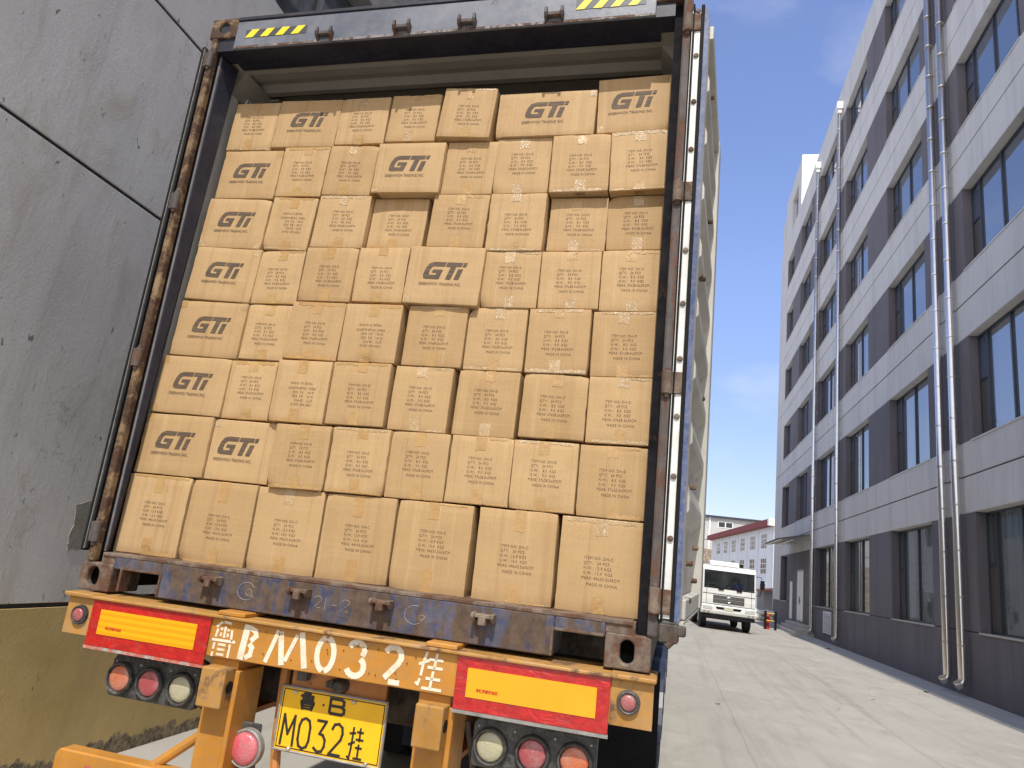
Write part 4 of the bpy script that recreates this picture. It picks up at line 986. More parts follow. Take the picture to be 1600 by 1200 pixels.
ORD = ['leftmost', 'second', 'third', 'fourth', 'fifth', 'sixth', 'seventh', 'rightmost']
ROWN = {1: 'top', 2: 'second', 3: 'third', 4: 'fourth', 5: 'fifth', 6: 'sixth', 7: 'seventh', 8: 'bottom'}
cnt = {}
for a in BOXES: cnt[a[0]] = cnt.get(a[0], 0) + 1
for (r, i, x0, x1, z0, z1, fy_, roll, logo, flip) in BOXES:
    rnd = random.Random(r * 31 + i * 7)
    W, H = x1 - x0, z1 - z0
    D = .44 if r == 8 else (.285 if logo else .37)
    me, surf = carton_mesh(W, D, H, r * 17 + i * 5 + 3, rnd.uniform(.4, 1.5))
    o = bpy.data.objects.new('cardboard_carton', me); COL.objects.link(o)
    o.matrix_world = MC @ Matrix.Translation(((x0 + x1) / 2, fy_, z0)) @ Matrix.Rotation(-roll * .8, 4, 'Y') @ Matrix.Rotation(rnd.uniform(-.010, .010), 4, 'Z') @ Matrix.Rotation(-.012, 4, 'X')
    n = cnt[r]
    pos = 'leftmost' if i == 0 else ('rightmost' if i == n - 1 else ORD[i] + ' from the left')
    look = 'wide logo-printed carton' if logo else ('tall text-printed carton' if r == 8 else ('carton printed upside down' if flip else 'small text-printed carton'))
    if (r, i) == (1, 5): look = 'low extra-wide logo-printed carton'
    tag(o, '%s, %s in the %s row of the container load' % (look, pos.replace(' from the left', ' from left'), ROWN[r]), 'carton', 'cartons stacked in the container')
    if logo:
        lm = logo_mesh(); lz = H * .52; lx = rnd.uniform(-.005, .005) - (.02 if (r, i) == (7, 1) else 0)
        if (r, i) == (1, 6): lx -= .01
        m2 = drape(lm, surf, lx, lz, .0009); t_ = bpy.data.objects.new('printed_logo', m2); COL.objects.link(t_); t_.parent = o; t_.location = (lx, 0, lz)
        for c_ in range(rnd.choice((1, 2, 2))):
            cx_ = rnd.choice((-1, 1)); tp = rnd.choice((0, 1)); xx = (W / 2 - .034) if cx_ > 0 else (-W / 2 + .004)
            b = tape_patch(xx, xx + .03, H - .035 if tp else .004, H - .003 if tp else .035, surf, rnd, tp, H, .1); b.build('tape', M['tape' if rnd.random() < .6 else 'clear_tape'], o)
    else:
        lm = item_text('C' if r == 8 else 'D'); lx = W * rnd.uniform(.0, .05); lz = H * rnd.uniform(.44, .54)
        m2 = drape(lm, surf, lx, lz, .0007, bool(flip)); t_ = bpy.data.objects.new('printed_text', m2); COL.objects.link(t_); t_.parent = o; t_.location = (lx, 0, lz)
        right = (x0 + x1) / 2 > .02 and r < 7 or r in (1, 2, 3)
        for tp in (1, 0):
            ln = rnd.uniform(.045, .07) * (1.25 if r == 8 else .9); wd = .046; xx = -wd / 2 + rnd.uniform(-.012, .012)
            pale = (rnd.random() < (.75 if right else .2)) 
            if tp: b = tape_patch(xx, xx + wd, H - ln, H - .002, surf, rnd, 1, H, D - .02)
            else: b = tape_patch(xx, xx + wd, .002, ln, surf, rnd, 0, H, .05)
            b.build('tape', M['clear_tape' if pale and rnd.random() < .5 else 'tape'], o)
            if rnd.random() < .55:       # closing band along the edge
                a_, c_ = -W / 2 + .004 + rnd.uniform(0, .03), W / 2 - .004 - rnd.uniform(0, .03); hh = rnd.uniform(.008, .018)
                if rnd.random() < .5: a_ = rnd.uniform(-.02, .05)
                if tp: b = tape_patch(a_, c_, H - hh, H - .0025, surf, rnd, 1, H, .03)
                else: b = tape_patch(a_, c_, .0025, hh, surf, rnd, 0, H, .03)
                b.build('tape', M['clear_tape' if pale else 'tape'], o)

# ------------------------------------------------------------------ semi-trailer carrying the container
tr = empty('semi_trailer', MC, 'yellow container semi-trailer with red and amber reflective boards, its tail under the open container', 'trailer')
def ta(bl, name, mt, parent=tr, **k): return bl.build(name, mt, parent, **k)
b = MBld(); b.box(-1.176, 1.236, -.060, .02, -.166, -.022)
bm_ = ta(b, 'rear_beam', M['yellow'], bevel=.003)
b = MBld(); b.box(-1.186, 1.243, -.082, .16, -.0205, -.0085); b.box(-1.19, -1.05, -.083, .0, -.016, -.004); b.box(1.09, 1.245, -.084, .0, -.018, -.004); b.build('top_flange', M['yellow_dirty'], bm_, bevel=.003)
for x0, x1 in ((-.455, -.335), (.42, .54)):
    b = MBld(); b.box(x0, x1, -.072, .08, -.008, .008); b.build('support_pad', M['yellow'], bm_, bevel=.003)
for x0, x1 in ((-1.177, -1.04), (1.095, 1.237)):
    b = MBld(); b.box(x0, x1, -.0625, -.0605, -.168, -.023); b.build('end_plate', M['yellow_dirty'], bm_, bevel=.001)
for s, x0, x1, cx in ((-1, -1.046, -.480, -1.103), (1, .547, 1.093, 1.156)):
    b = MBld(); b.box(x0, x1, -.071, -.064, -.200, -.016)
    p = ta(b, 'reflective_board', M['red_film'], bevel=.0015)
    b = MBld(); n = 30
    for k in range(n):  # wrinkled film over the board
        xa, xb = x0 + (x1 - x0) * k / n, x0 + (x1 - x0) * (k + 1) / n
    b.box(x0 - .002, x1 + .002, -.0705, -.060, -.212, -.2005); b.build('board_edge', M['silver_edge'] if s < 0 else M['grey_steel'], p)
    xa, xb, za, zb = (-.997, -.535, -.152, -.056) if s < 0 else (.590, 1.049, -.155, -.058)
    b = MBld(); b.box(xa, xb, -.0735, -.0712, za, zb); a_ = b.build('amber_panel', M['amber_film'] if s < 0 else M['amber_film_flat'], p)
    me = text_mesh('车辆尾部标志板', .0125, .0003, .92, 'LEFT', .0004); me.materials.append(plain('red_print', (.45, .02, .01), .6))
    t_ = bpy.data.objects.new('printed_text', me); COL.objects.link(t_); t_.parent = a_; t_.location = (xa + .037, -.0738, za + .022)
    mk = MBld(); mk.lathe((cx, 0, -.090), 'y', [(-.062, .040), (-.076, .037), (-.078, .033), (-.074, .027)], 28); m_ = ta(mk, 'marker_light', M['black_plastic'], smooth=False)
    mk = MBld(); mk.lathe((cx, 0, -.090), 'y', [(-.073, .026), (-.079, .0255), (-.083, .019), (-.084, .004)], 24); mk.build('lens', M['lens_red'], m_, smooth=True)
# stencilled registration on the beam
Y = -.0618
def lett(pl, wid, name='painted_character'):
    b = MBld()
    for q_ in pl: b.stroke(q_, wid * 1.14, Y, .0015)
    return b.build(name, M['stencil'], bm_)
lu = [[(-.455, -.055), (-.432, -.034)], [(-.425, -.033), (-.392, -.036)], [(-.447, -.062), (-.452, -.092)], [(-.430, -.055), (-.430, -.066)], [(-.430, -.074), (-.432, -.088)], [(-.415, -.050), (-.415, -.092)], [(-.400, -.056), (-.400, -.066)], [(-.400, -.074), (-.400, -.088)], [(-.384, -.060), (-.382, -.094)],
      [(-.466, -.103), (-.362, -.102)], [(-.452, -.113), (-.454, -.138)], [(-.454, -.148), (-.455, -.164)], [(-.383, -.113), (-.384, -.162)], [(-.436, -.118), (-.402, -.118)], [(-.436, -.136), (-.402, -.136)], [(-.436, -.154), (-.402, -.154)]]
lett(lu, .0085)
lett([[(-.318, -.030), (-.330, -.160)]], .024); lett([[(-.306, -.040), (-.282, -.050), (-.276, -.068), (-.296, -.088)], [(-.300, -.098), (-.286, -.112), (-.290, -.138), (-.310, -.152)]], .017)
lett([[(-.220, -.155), (-.182, -.034)]], .015); lett([[(-.172, -.036), (-.150, -.156)]], .020); lett([[(-.138, -.140), (-.100, -.040)]], .014); lett([[(-.083, -.028), (-.052, -.154)]], .020)
def arcp(cx, cz, rx, rz, a0, a1, n=12): return [(cx + rx * math.cos(R(a0 + (a1 - a0) * i / n)), cz + rz * math.sin(R(a0 + (a1 - a0) * i / n))) for i in range(n + 1)]
lett([arcp(.026, -.092, .034, .058, 100, 262, 14), arcp(.026, -.092, .034, .058, 80, -82, 14)], .018)
lett([arcp(.152, -.060, .030, .028, 165, -40, 12), arcp(.152, -.118, .034, .032, 60, -160, 12)], .018)
lett([arcp(.298, -.062, .031, .032, 160, -10, 10) + [(.320, -.085), (.272, -.140)]], .018); lett([[(.290, -.150), (.334, -.150)]], .016)
gua = [[(.428, -.028), (.418, -.062)], [(.417, -.070), (.412, -.112)], [(.410, -.122), (.404, -.142), (.394, -.136)], [(.400, -.074), (.440, -.056)], [(.466, -.030), (.460, -.086)], [(.438, -.052), (.492, -.052)], [(.434, -.080), (.492, -.080)], [(.458, -.092), (.452, -.150)], [(.432, -.118), (.488, -.118)], [(.420, -.152), (.496, -.152)]]
lett(gua, .0085)
random.seed(5); b = MBld()
for k in range(22):
    x, z = random.uniform(-.40, .40), random.uniform(-.15, -.04); b.lathe((x, -.0633, z), 'y', [(-.0006, .0022), (.001, .0022)], 7)
b.build('pock_mark', M['black'], bm_)
# posts with bumper blocks
for x0, x1, fl in ((-.468, -.345, -.325), (.408, .530, .550)):
    b = MBld(); b.box(x0, x1, -.040, .10, -1.05, -.168); b.box(x1 + .0005, fl, -.052, .12, -1.05, -.205)
    p = ta(b, 'support_post', M['yellow'], bevel=.003)
    b = MBld(); b.box(x0 + .016, x1 - .0, -.112, -.0405, -.336, -.194); k_ = b.build('buffer_block', M['yellow_dirty'], p, bevel=.006, seg=2)
    b = MBld(); b.lathe((x1 + .0008, -.072, -.262), 'x', [(-.002, .022), (.0008, .022)], 16); b.build('socket', M['black'], k_)
# lamp clusters
def lamps(x0, x1, cxs, mats):
    b = MBld(); zt, zb = -.232, -.390
    b.prism([(x0, zt - .02), (x0 + .012, zt), (x1, zt), (x1, zb + .012), (x1 - .012, zb), (x0 + .01, zb), (x0, zb + .012)], 'y', .004, .040)
    b.box(x0 + .02, x1 - .02, .0, .05, zt - .004, zt + .012)
    c = ta(b, 'tail_light_cluster', M['black_plastic'], bevel=.003)
    for xx in (x0 + .07, (x0 + x1) / 2 + .02):
        h = MBld(); h.box(xx - .014, xx + .014, -.002, .02, zt - .01, zt + .045); h.build('hanger', M['black_plastic'], c)
    for cx, mn in zip(cxs, mats):
        h = MBld(); h.lathe((cx, 0, -.318), 'y', [(.004, .064), (-.010, .062), (-.016, .058), (-.014, .052), (.0, .050)], 36); rim = h.build('lamp_rim', M['black_plastic'], c, smooth=False)
        h = MBld(); h.lathe((cx, 0, -.318), 'y', [(.0, .0495), (-.007, .049), (-.012, .043), (-.0145, .028), (-.0155, .006)], 36); h.build('lens', M[mn], rim, smooth=True)
    for xx in (x0 + .02, (x0 + x1) / 2 - .07, (x0 + x1) / 2 + .075, x1 - .02):
        h = MBld(); h.lathe((xx, 0, -.258), 'y', [(.004, .005), (.0015, .004)], 8); h.build('screw', M['grey_steel'], c)
lamps(-.951, -.535, (-.896, -.752, -.604), ('lens_orange', 'lens_red', 'lens_clear'))
lamps(.614, 1.057, (.683, .836, .984), ('lens_clear', 'lens_red', 'lens_orange'))
b = MBld(); b.box(-.352, -.245, .038, .05, -.575, -.400); fg = ta(b, 'fog_light', M['black_plastic'], bevel=.004)
b = MBld(); b.lathe((-.283, 0, -.486), 'y', [(.038, .070), (.012, .070), (.006, .066), (.010, .058)], 32); b.build('lamp_rim', M['grey_steel'], fg)
b = MBld(); b.lathe((-.283, 0, -.486), 'y', [(.012, .058), (.004, .057), (-.003, .046), (-.006, .02)], 32); b.build('lens', M['lens_pink'], fg, smooth=True)
# number plate
px0, px1, pz0, pz1 = -.179, .260, -.470, -.2485
b = MBld(); b.box(px0, px1, .0405, .046, pz0, pz1); pl = ta(b, 'licence_plate', M['plate_yellow'], bevel=.001)
b = MBld(); r0 = .007
b.box(px0 - r0, px1 + r0, .034, .048, pz1 - .001, pz1 + r0); b.box(px0 - r0, px1 + r0, .034, .048, pz0 - r0, pz0 + .001); b.box(px0 - r0, px0 + .001, .034, .048, pz0, pz1); b.box(px1 - .001, px1 + r0, .034, .048, pz0, pz1); b.build('plate_frame', M['grey_steel'], pl, bevel=.003)
b = MBld(); w_ = .0035; g_ = .006
for q_ in ((px0 + g_, px1 - g_, pz1 - g_ - w_, pz1 - g_), (px0 + g_, px1 - g_, pz0 + g_, pz0 + g_ + w_), (px0 + g_, px0 + g_ + w_, pz0 + g_, pz1 - g_), (px1 - g_ - w_, px1 - g_, pz0 + g_, pz1 - g_)): b.box(q_[0], q_[1], .0392, .0404, q_[2], q_[3])
b.build('plate_border', M['plate_black'], pl)
def pc(lines, wid):
    b = MBld()
    for q_ in lines: b.stroke(q_, wid, .0388, .0404 - .0388)
    return b.build('plate_character', M['plate_black'], pl)
me = text_mesh('鲁', .070, .0006, 1.0, 'CENTER', .0016); me.materials.append(M['plate_black']); o_ = bpy.data.objects.new('plate_character', me); COL.objects.link(o_); o_.parent = pl; o_.location = (-.066, .0395, -.314)
b = MBld(); b.lathe((.002, .0, -.292), 'y', [(.0388, .0045), (.0404, .0045)], 10); b.build('plate_character', M['plate_black'], pl)
bx_, bz_ = .030, -.316
pc([[(bx_, bz_), (bx_, bz_ + .052), (bx_ + .046, bz_ + .052), (bx_ + .056, bz_ + .046), (bx_ + .056, bz_ + .034), (bx_ + .048, bz_ + .027), (bx_, bz_ + .027)], [(bx_ + .048, bz_ + .027), (bx_ + .060, bz_ + .020), (bx_ + .060, bz_ + .006), (bx_ + .050, bz_), (bx_, bz_)]], .0105)
zb_, zh = -.456, .108
def sc_(pts, x, wd): return [[(x + p[0] * wd, zb_ + p[1] * zh) for p in q_] for q_ in pts]
pc(sc_([[(0, 0), (.06, 1.0), (.5, .38), (.94, 1.0), (1, 0)]], -.156, .052), .0095)
pc(sc_([[(.5, 1), (.15, .92), (0, .72), (0, .28), (.15, .08), (.5, 0), (.85, .08), (1, .28), (1, .72), (.85, .92), (.5, 1)]], -.084, .046), .0095)
pc(sc_([[(.05, 1), (.92, 1), (.42, .58), (.75, .55), (.98, .40), (.98, .2), (.8, .03), (.4, 0), (.0, .12)]], -.016, .046), .0095)
pc(sc_([[(.02, .78), (.2, .96), (.55, 1), (.88, .9), (.96, .7), (.85, .5), (.0, .0), (1, .0)]], .052, .048), .0095)
pc(sc_([[(.26, 1), (.22, .30), (.16, -.02), (.0, .06)], [(.0, .78), (.44, .82)], [(.0, .42), (.44, .54)], [(.72, 1), (.72, .56)], [(.5, .86), (.96, .86)], [(.46, .62), (1.0, .62)], [(.72, .48), (.72, .02)], [(.5, .36), (.96, .36)], [(.44, .02), (1.02, .02)]], .126, .060), .0075)
for x, z in ((-.122, -.262), (.128, -.262), (-.115, -.4655), (.208, -.4655)):
    b = MBld(); b.lathe((x, 0, z), 'y', [(.040, .0085), (.033, .0085), (.029, .005)], 14); b.build('bolt', M['bright_steel'], pl)
b = MBld(); b.box(-.155, .245, .055, .075, -.255, -.164); ta(b, 'plate_bracket', M['orange_dark'])
b = MBld(); b.lathe((.062, .0, -.212), 'y', [(.055, .030), (.02, .026), (.0, .018)], 18); b.prism([(.01, -.20), (.042, -.19), (.040, -.225), (.012, -.222)], 'y', .01, .05); ta(b, 'rear_socket', M['black_plastic'], bevel=.003)
b = MBld(); b.box(-.115, -.075, .01, .054, -.215, -.17); ta(b, 'socket_block', M['black_plastic'], bevel=.003)
# tube bracket under the plate
b = MBld(); b.tube([(-.215, .10, -.18), (-.20, .09, -.45), (-.165, .07, -.62)], .020, 8); ta(b, 'brace', M['orange_dark'])
b = MBld(); b.tube([(.36, .10, -.5), (.20, .12, -.62)], .018, 8); ta(b, 'brace', M['orange_dark'])
# underrun bar and braces
b = MBld()
pr = [(-1.105, -.628), (-1.085, -.606), (1.085, -.606), (1.105, -.628), (1.105, -.722), (-1.105, -.722)]
b.prism(pr, 'y', -.025, .045); ub = ta(b, 'underrun_bar', M['yellow'], bevel=.006)
b = MBld(); b.lathe((-.935, -.03, -.662), 'y', [(.004, .016), (-.003, .014), (-.006, .008)], 12); b.build('reflector', M['lens_red'], ub)
b = MBld(); b.tube([(-.45, .03, -.44), (-.74, .03, -.665)], .020, 10); ta(b, 'brace', M['yellow'])
b = MBld(); b.tube([(.56, .03, -.44), (.80, .03, -.665)], .020, 10); ta(b, 'brace', M['yellow'])
# chassis
b = MBld()
for s in (-1, 1):
    x = s * .47; b.box(x - .07, x + .07, .12, 12, -.05, -.03); b.box(x - .07, x + .07, .12, 12, -.42, -.40); b.box(x - .008, x + .008, .12, 12, -.40, -.05)
ch_ = ta(b, 'chassis_rail', M['orange_dark'])
for y in (.30, 1.2, 2.2, 3.4, 4.7, 6.0, 8.0, 10.0):
    b = MBld(); b.box(-1.15, 1.15, y, y + .10, -.16, -.03); b.box(-.46, .46, y, y + .06, -.38, -.16); b.build('cross_member', M['dark_steel'], ch_)
b = MBld(); b.box(-1.1, 1.1, .16, .20, -.15, -.02); ta(b, 'rear_web', M['dark_steel'])
b = MBld(); b.tube([(-.30, .3, -.20), (-.1, .8, -.30), (.2, .6, -.26), (.36, .2, -.22)], .012, 6); b.tube([(-.95, .35, -.22), (-.6, .7, -.5), (-.2, .9, -.42)], .012, 6); b.lathe((.62, 1.1, -.35), 'x', [(-.3, .11), (-.29, .14), (.29, .14), (.3, .11)], 18); b.box(.60, .72, .4, .7, -.45, -.25); ta(b, 'air_line', M['dark_steel'])
b = MBld(); b.tube([(-1.0, .14, -.22), (-.56, .12, -.40)], .015, 6); ta(b, 'lamp_bracket', M['dark_steel'])
b = MBld(); b.tube([(.575, .05, -.26), (.62, .05, -.43), (.60, .05, -.62)], .010, 6); ta(b, 'lamp_bracket', M['dark_steel'])
# wheels and fenders
for i, y in enumerate((4.0, 5.32, 6.64)):
    gz = -1.472 - .0241 * y
    for s in (-1, 1):
        for x in (.78, 1.08):
            xx = s * x; c = (xx, y, gz + .50)
            h = MBld(); h.lathe(c, 'x', [(-.13, .36), (-.135, .47), (-.10, .498), (.10, .498), (.135, .47), (.13, .36)], 36); w_ = ta(h, 'wheel', M['tyre'])
            h = MBld(); h.lathe(c, 'x', [(-.11, .30), (-.09, .355), (.09, .355), (.11, .30)], 24); h.build('rim', M['grey_steel'], w_)
        h = MBld(); n = 14; P_ = []
        for k in range(n + 1):
            a = R(8 + 164 * k / n); P_.append((y + .62 * math.cos(a), gz + .50 + .63 * math.sin(a)))
        Pi = [(p[0] - (p[0] - y) * .012, p[1] - .010) for p in P_]
        for k in range(n): h.prism([P_[k], P_[k + 1], Pi[k + 1], Pi[k]], 'x', s * .64, s * 1.236)
        h.prism([P_[-1], (P_[-1][0] + .012, P_[-1][1]), (P_[-1][0] + .012, P_[-1][1] - .35), (P_[-1][0], P_[-1][1] - .35)], 'x', s * .66, s * 1.22)
        ta(h, 'mudguard', plain('mudguard_blue_black', (.022, .030, .055), .4))
    h = MBld(); h.tube([(-1.0, y, gz + .5), (1.0, y, gz + .5)], .07, 12); ta(h, 'axle', M['dark_steel'])
for xa, xb in ((.70, 1.215), (-1.215, -.70)):
    h = MBld(); h.box(xa, xb, 2.9, 2.91, -1.25, -.40); ta(h, 'mudflap', M['black'])

# ------------------------------------------------------------------ white lorry facing the camera
lf_ = Matrix.Translation((3.96, 31.3, 0)) @ Matrix.Rotation(R(4.0), 4, 'Z')
lo = empty('white_lorry', lf_, 'white cab-over lorry parked facing the camera at the far end of the yard', 'lorry')
def la(bl, name, mt, parent=lo, **k): return bl.build(name, mt, parent, **k)
HW = 1.17
b = MBld()
# lower front wall, sides, back, roof and floor of the cab
b.prism([(.02, 1.08), (.0, 1.30), (.03, 1.80), (.12, 1.80), (.12, 1.08)], 'x', -HW, HW)
b.prism([(.12, .95), (.12, 2.60), (.30, 2.76), (2.0, 2.80), (2.0, .95)], 'x', -HW, -HW + .05)
b.prism([(.12, .95), (.12, 2.60), (.30, 2.76), (2.0, 2.80), (2.0, .95)], 'x', HW - .05, HW)
b.box(-HW + .05, HW - .05, 1.95, 2.0, .95, 2.78); b.box(-HW + .05, HW - .05, .12, 1.95, .95, 1.0)
b.prism([(.10, 2.56), (.14, 2.68), (.34, 2.80), (2.0, 2.84), (2.0, 2.78), (.36, 2.74), (.2, 2.62), (.16, 2.56)], 'x', -HW, HW)
for s in (-1, 1): b.prism([(.02, 1.801), (.10, 2.559), (.20, 2.559), (.125, 1.801)], 'x', s * HW if s > 0 else -HW, s * HW - .10 if s > 0 else -HW + .10)
cab = la(b, 'cab', M['white_truck'], bevel=.03, seg=3)
b = MBld(); b.prism([(.035, 1.80), (.112, 2.56), (.120, 2.56), (.043, 1.80)], 'x', -HW + .10, HW - .10); b.build('windscreen', M['windscreen'], cab)
b = MBld(); 
b.prism([(.018, 1.79), (.020, 1.83), (.045, 1.83), (.043, 1.79)], 'x', -HW + .07, HW - .07); b.prism([(.090, 2.53), (.094, 2.575), (.12, 2.575), (.116, 2.53)], 'x', -HW + .07, HW - .07)
for s in (-1, 1): b.prism([(.022, 1.83), (.094, 2.53), (.115, 2.53), (.045, 1.83)], 'x', s * (HW - .07), s * (HW - .115))
b.build('windscreen_seal', M['black'], cab)
for s in (-1, 1):
    b = MBld(); b.prism([(.25, 1.75), (.30, 2.48), (1.15, 2.52), (1.15, 1.72)], 'x', s * (HW + .001), s * (HW + .006)); b.build('side_window', M['glass'], cab)
    b = MBld(); b.box(min(s * HW, s * (HW + .004)), max(s * HW, s * (HW + .004)), .22, 1.22, 1.12, 1.125); b.build('door_line', M['black'], cab)
b = MBld(); b.box(-HW + .02, HW - .02, -.03, .2, .50, .655); la(b, 'lower_valance', M['black'])
for s in (-1, 1):
    b = MBld(); b.box(s * .98 - .006, s * .98 + .006, -.006, .03, 1.10, 1.78); la(b, 'panel_line', M['black'])
b = MBld(); b.box(-HW + .03, HW - .03, -.004, .06, 1.545, 1.557); la(b, 'panel_line', M['black'])
b = MBld(); b.box(-.68, .68, -.018, .03, 1.17, 1.50); gr = la(b, 'grille', M['frame'], bevel=.015)
b = MBld()
for z in (1.21, 1.25, 1.29, 1.40, 1.44, 1.475): b.box(-.64, .64, -.030, -.019, z - .006, z + .006)
b.box(-.66, .66, -.036, -.019, 1.325, 1.355)
b.build('grille_bar', M['grey_steel'], gr)
b = MBld(); b.tube([(.11 * math.cos(a * PI / 12), -.045, 1.335 + .11 * math.sin(a * PI / 12)) for a in range(25)], .014, 6, cap=False); b.tube([(-.05, -.04, 1.36), (0, -.045, 1.30), (.05, -.04, 1.36)], .018, 6); b.tube([(-.03, -.04, 1.30), (0, -.045, 1.36), (.03, -.04, 1.30)], .014, 6); b.build('round_badge', M['bright_steel'], gr)
b = MBld(); b.prism([(-.06, .68), (-.10, .80), (-.08, 1.03), (-.02, 1.07), (.3, 1.07), (.3, .66)], 'x', -1.19, 1.19); bp = la(b, 'bumper', M['white_truck'], bevel=.025, seg=2)
b = MBld(); b.box(-HW + .02, HW - .02, .0, .1, 1.070, 1.082); b.build('panel_gap', M['black'], bp)
for x0, x1 in ((-.56, -.20), (.20, .56)):
    b = MBld(); b.prism([(x0, 1.00), (x1, 1.00), (x1 - (.05 if x1 > 0 else 0), .90), (x0 + (.05 if x0 < 0 else 0), .90)], 'y', -.103, -.06); b.build('intake', M['black'], bp)
b = MBld(); b.box(-.20, .20, -.108, -.09, .86, 1.0); b.build('number_plate', plain('pale_plate', (.5, .48, .38), .5), bp)
for s in (-1, 1):
    b = MBld(); b.prism([(s * .70, .85), (s * .72, 1.00), (s * 1.13, 1.02), (s * 1.12, .87)], 'y', -.112, -.06); hl = b.build('headlight', plain('headlight_glass', (.50, .52, .50), .12, coat=1.), bp, bevel=.01)
    for k in (.88, 1.05):
        b = MBld(); b.lathe((s * k, 0, .76), 'y', [(-.115, .042), (-.108, .055), (-.06, .055)], 16); b.build('fog_light', M['grey_steel'], bp)
b = MBld(); b.prism([(.25, 2.80), (.55, 3.02), (1.2, 3.05), (1.3, 2.82)], 'x', -.85, .48); la(b, 'roof_fairing', M['white_truck'], bevel=.06, seg=3)
b = MBld(); b.box(.50, .62, .35, .6, 2.83, 2.98); la(b, 'roof_horn', M['black'], bevel=.01)
for x in (-.8, -.2, .3, .9):
    b = MBld(); b.lathe((x, .20, 2.72), 'z', [(0, .03), (.03, .025)], 8); la(b, 'roof_lamp', M['bag'])
for x, dx in ((-.35, -.45), (.45, -.45)):
    b = MBld(); b.tube([(x, .0, 1.80), (x + dx, .03, 1.92)], .012, 5); b.tube([(x + dx - .2, .03, 1.90), (x + dx + .2, .03, 1.95)], .012, 5); b.box(x - .12, x + .12, -.02, .02, 1.74, 1.80); la(b, 'wiper', M['black'])
for s in (-1, 1):
    b = MBld(); b.tube([(s * HW, .15, 2.50), (s * (HW + .17), .02, 2.50), (s * (HW + .24), .0, 2.40)], .016, 6); b.tube([(s * HW, .15, 1.68), (s * (HW + .17), .05, 1.68), (s * (HW + .24), .0, 2.0)], .016, 6)
    m_ = la(b, 'mirror', M['black']); b = MBld(); b.box(min(s * (HW + .17), s * (HW + .35)), max(s * (HW + .17), s * (HW + .35)), -.04, .04, 1.95, 2.36); b.build('mirror_housing', M['black'], m_, bevel=.02)
for s in (-1, 1):
    for y in (1.15, 4.6):
        c = (s * .98, y, .47); b = MBld(); b.lathe(c, 'x', [(-.13, .32), (-.135, .44), (-.10, .47), (.10, .47), (.135, .44), (.13, .32)], 30); w_ = la(b, 'wheel', M['tyre']); b = MBld(); b.lathe(c, 'x', [(-.11, .28), (.11, .28)], 20); b.build('rim', M['grey_steel'], w_)
b = MBld(); b.box(-.9, .9, .3, 6.5, .55, .95); b.box(-.5, .5, .05, .3, .50, .70); b.tube([(-.9, 1.15, .47), (.9, 1.15, .47)], .06, 8); la(b, 'chassis', M['dark_steel'])
b = MBld(); b.box(-1.15, 1.15, 2.15, 7.2, .96, 1.12); b.box(-1.15, -1.10, 2.15, 7.2, 1.12, 1.60); b.box(1.10, 1.15, 2.15, 7.2, 1.12, 1.60); b.box(-1.15, 1.15, 2.10, 2.15, 1.12, 2.2); la(b, 'load_bed', M['white_truck'])
for x in (-.55, .55):
    b = MBld(); b.box(x - .28, x + .28, .9, 1.4, 1.35, 1.50); b.box(x - .28, x + .28, 1.40, 1.52, 1.45, 2.15); b.box(x - .13, x + .13, 1.40, 1.50, 2.15, 2.35); la(b, 'seat', M['seat_cloth'], bevel=.04, seg=2)
b = MBld(); b.box(-1.1, 1.1, .14, .45, 1.45, 1.80); b.tube([(.55 + .20 * math.cos(a * PI / 10), .52 + .05 * math.sin(a * PI / 10), 1.82 + .16 * math.sin(a * PI / 10)) for a in range(21)], .016, 6, cap=False); b.box(.25, .75, .16, .4, 1.80, 1.86); la(b, 'dashboard', M['frame'])
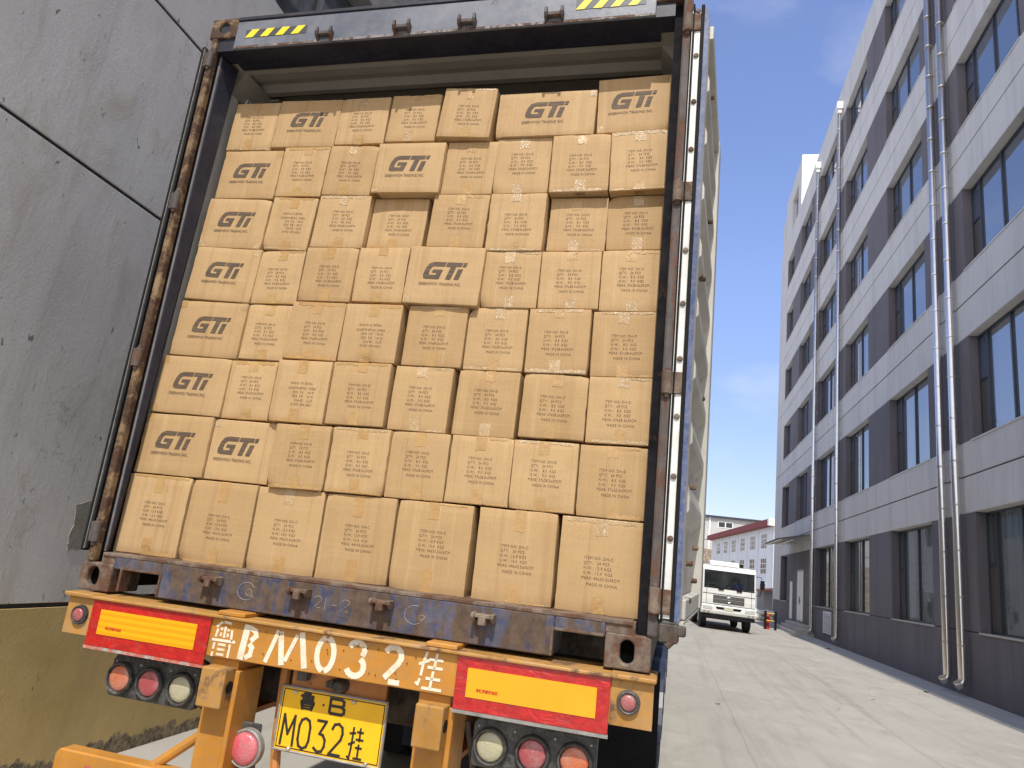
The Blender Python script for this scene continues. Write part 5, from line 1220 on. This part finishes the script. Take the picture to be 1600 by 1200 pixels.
# the driver: one skinned body
def person(name, mw, verts, edges, rad, blue, label, cat):
    me = bpy.data.meshes.new(name); me.from_pydata(verts, edges, []); o = bpy.data.objects.new(name, me); COL.objects.link(o)
    md = o.modifiers.new('skin', 'SKIN'); sv = me.skin_vertices[0].data
    for i, r in enumerate(rad): sv[i].radius = (r, r)
    sv[0].use_root = True
    s2 = o.modifiers.new('sub', 'SUBSURF'); s2.levels = 2; s2.render_levels = 2
    dg = bpy.context.evaluated_depsgraph_get(); m2 = bpy.data.meshes.new_from_object(o.evaluated_get(dg)); bpy.data.objects.remove(o)
    m2.name = name; m2.materials.clear(); m2.materials.append(M['blue_cloth']); m2.materials.append(M['skin']); m2.materials.append(M['black'])
    for p in m2.polygons:
        c = p.center; p.use_smooth = True
        if c.z > .62: p.material_index = 2 if (c.z > .80 or c.y > .06) else 1
        elif (c.y < -.42 and c.z < .45 and c.z > .16): p.material_index = 1
    o = bpy.data.objects.new(name, m2); COL.objects.link(o); o.matrix_world = mw; return tag(o, label, cat)
V = [(0, 0, .05), (0, 0, .22), (0, -.01, .42), (0, -.01, .54), (0, -.02, .61), (0, -.02, .70), (0, -.03, .80), (-.19, 0, .50), (-.25, -.14, .30), (-.20, -.40, .34), (-.18, -.48, .36), (.19, 0, .50), (.25, -.14, .30), (.20, -.40, .34), (.18, -.48, .36), (-.10, -.02, .04), (-.14, -.42, .08), (-.14, -.50, -.32), (.10, -.02, .04), (.14, -.42, .08), (.14, -.50, -.32), (0, -.125, .70)]
E_ = [(0, 1), (1, 2), (2, 3), (3, 4), (4, 5), (5, 6), (3, 7), (7, 8), (8, 9), (9, 10), (3, 11), (11, 12), (12, 13), (13, 14), (0, 15), (15, 16), (16, 17), (0, 18), (18, 19), (19, 20), (5, 21)]
RD = [.13, .13, .15, .09, .055, .09, .075, .065, .048, .036, .034, .065, .048, .036, .034, .085, .070, .045, .085, .070, .045, .016]
person('person', lf_ @ Matrix.Translation((.55, 1.22, 1.50)), V, E_, RD, None, 'driver in blue clothes seated behind the windscreen of the white lorry, hands on the wheel', 'person')
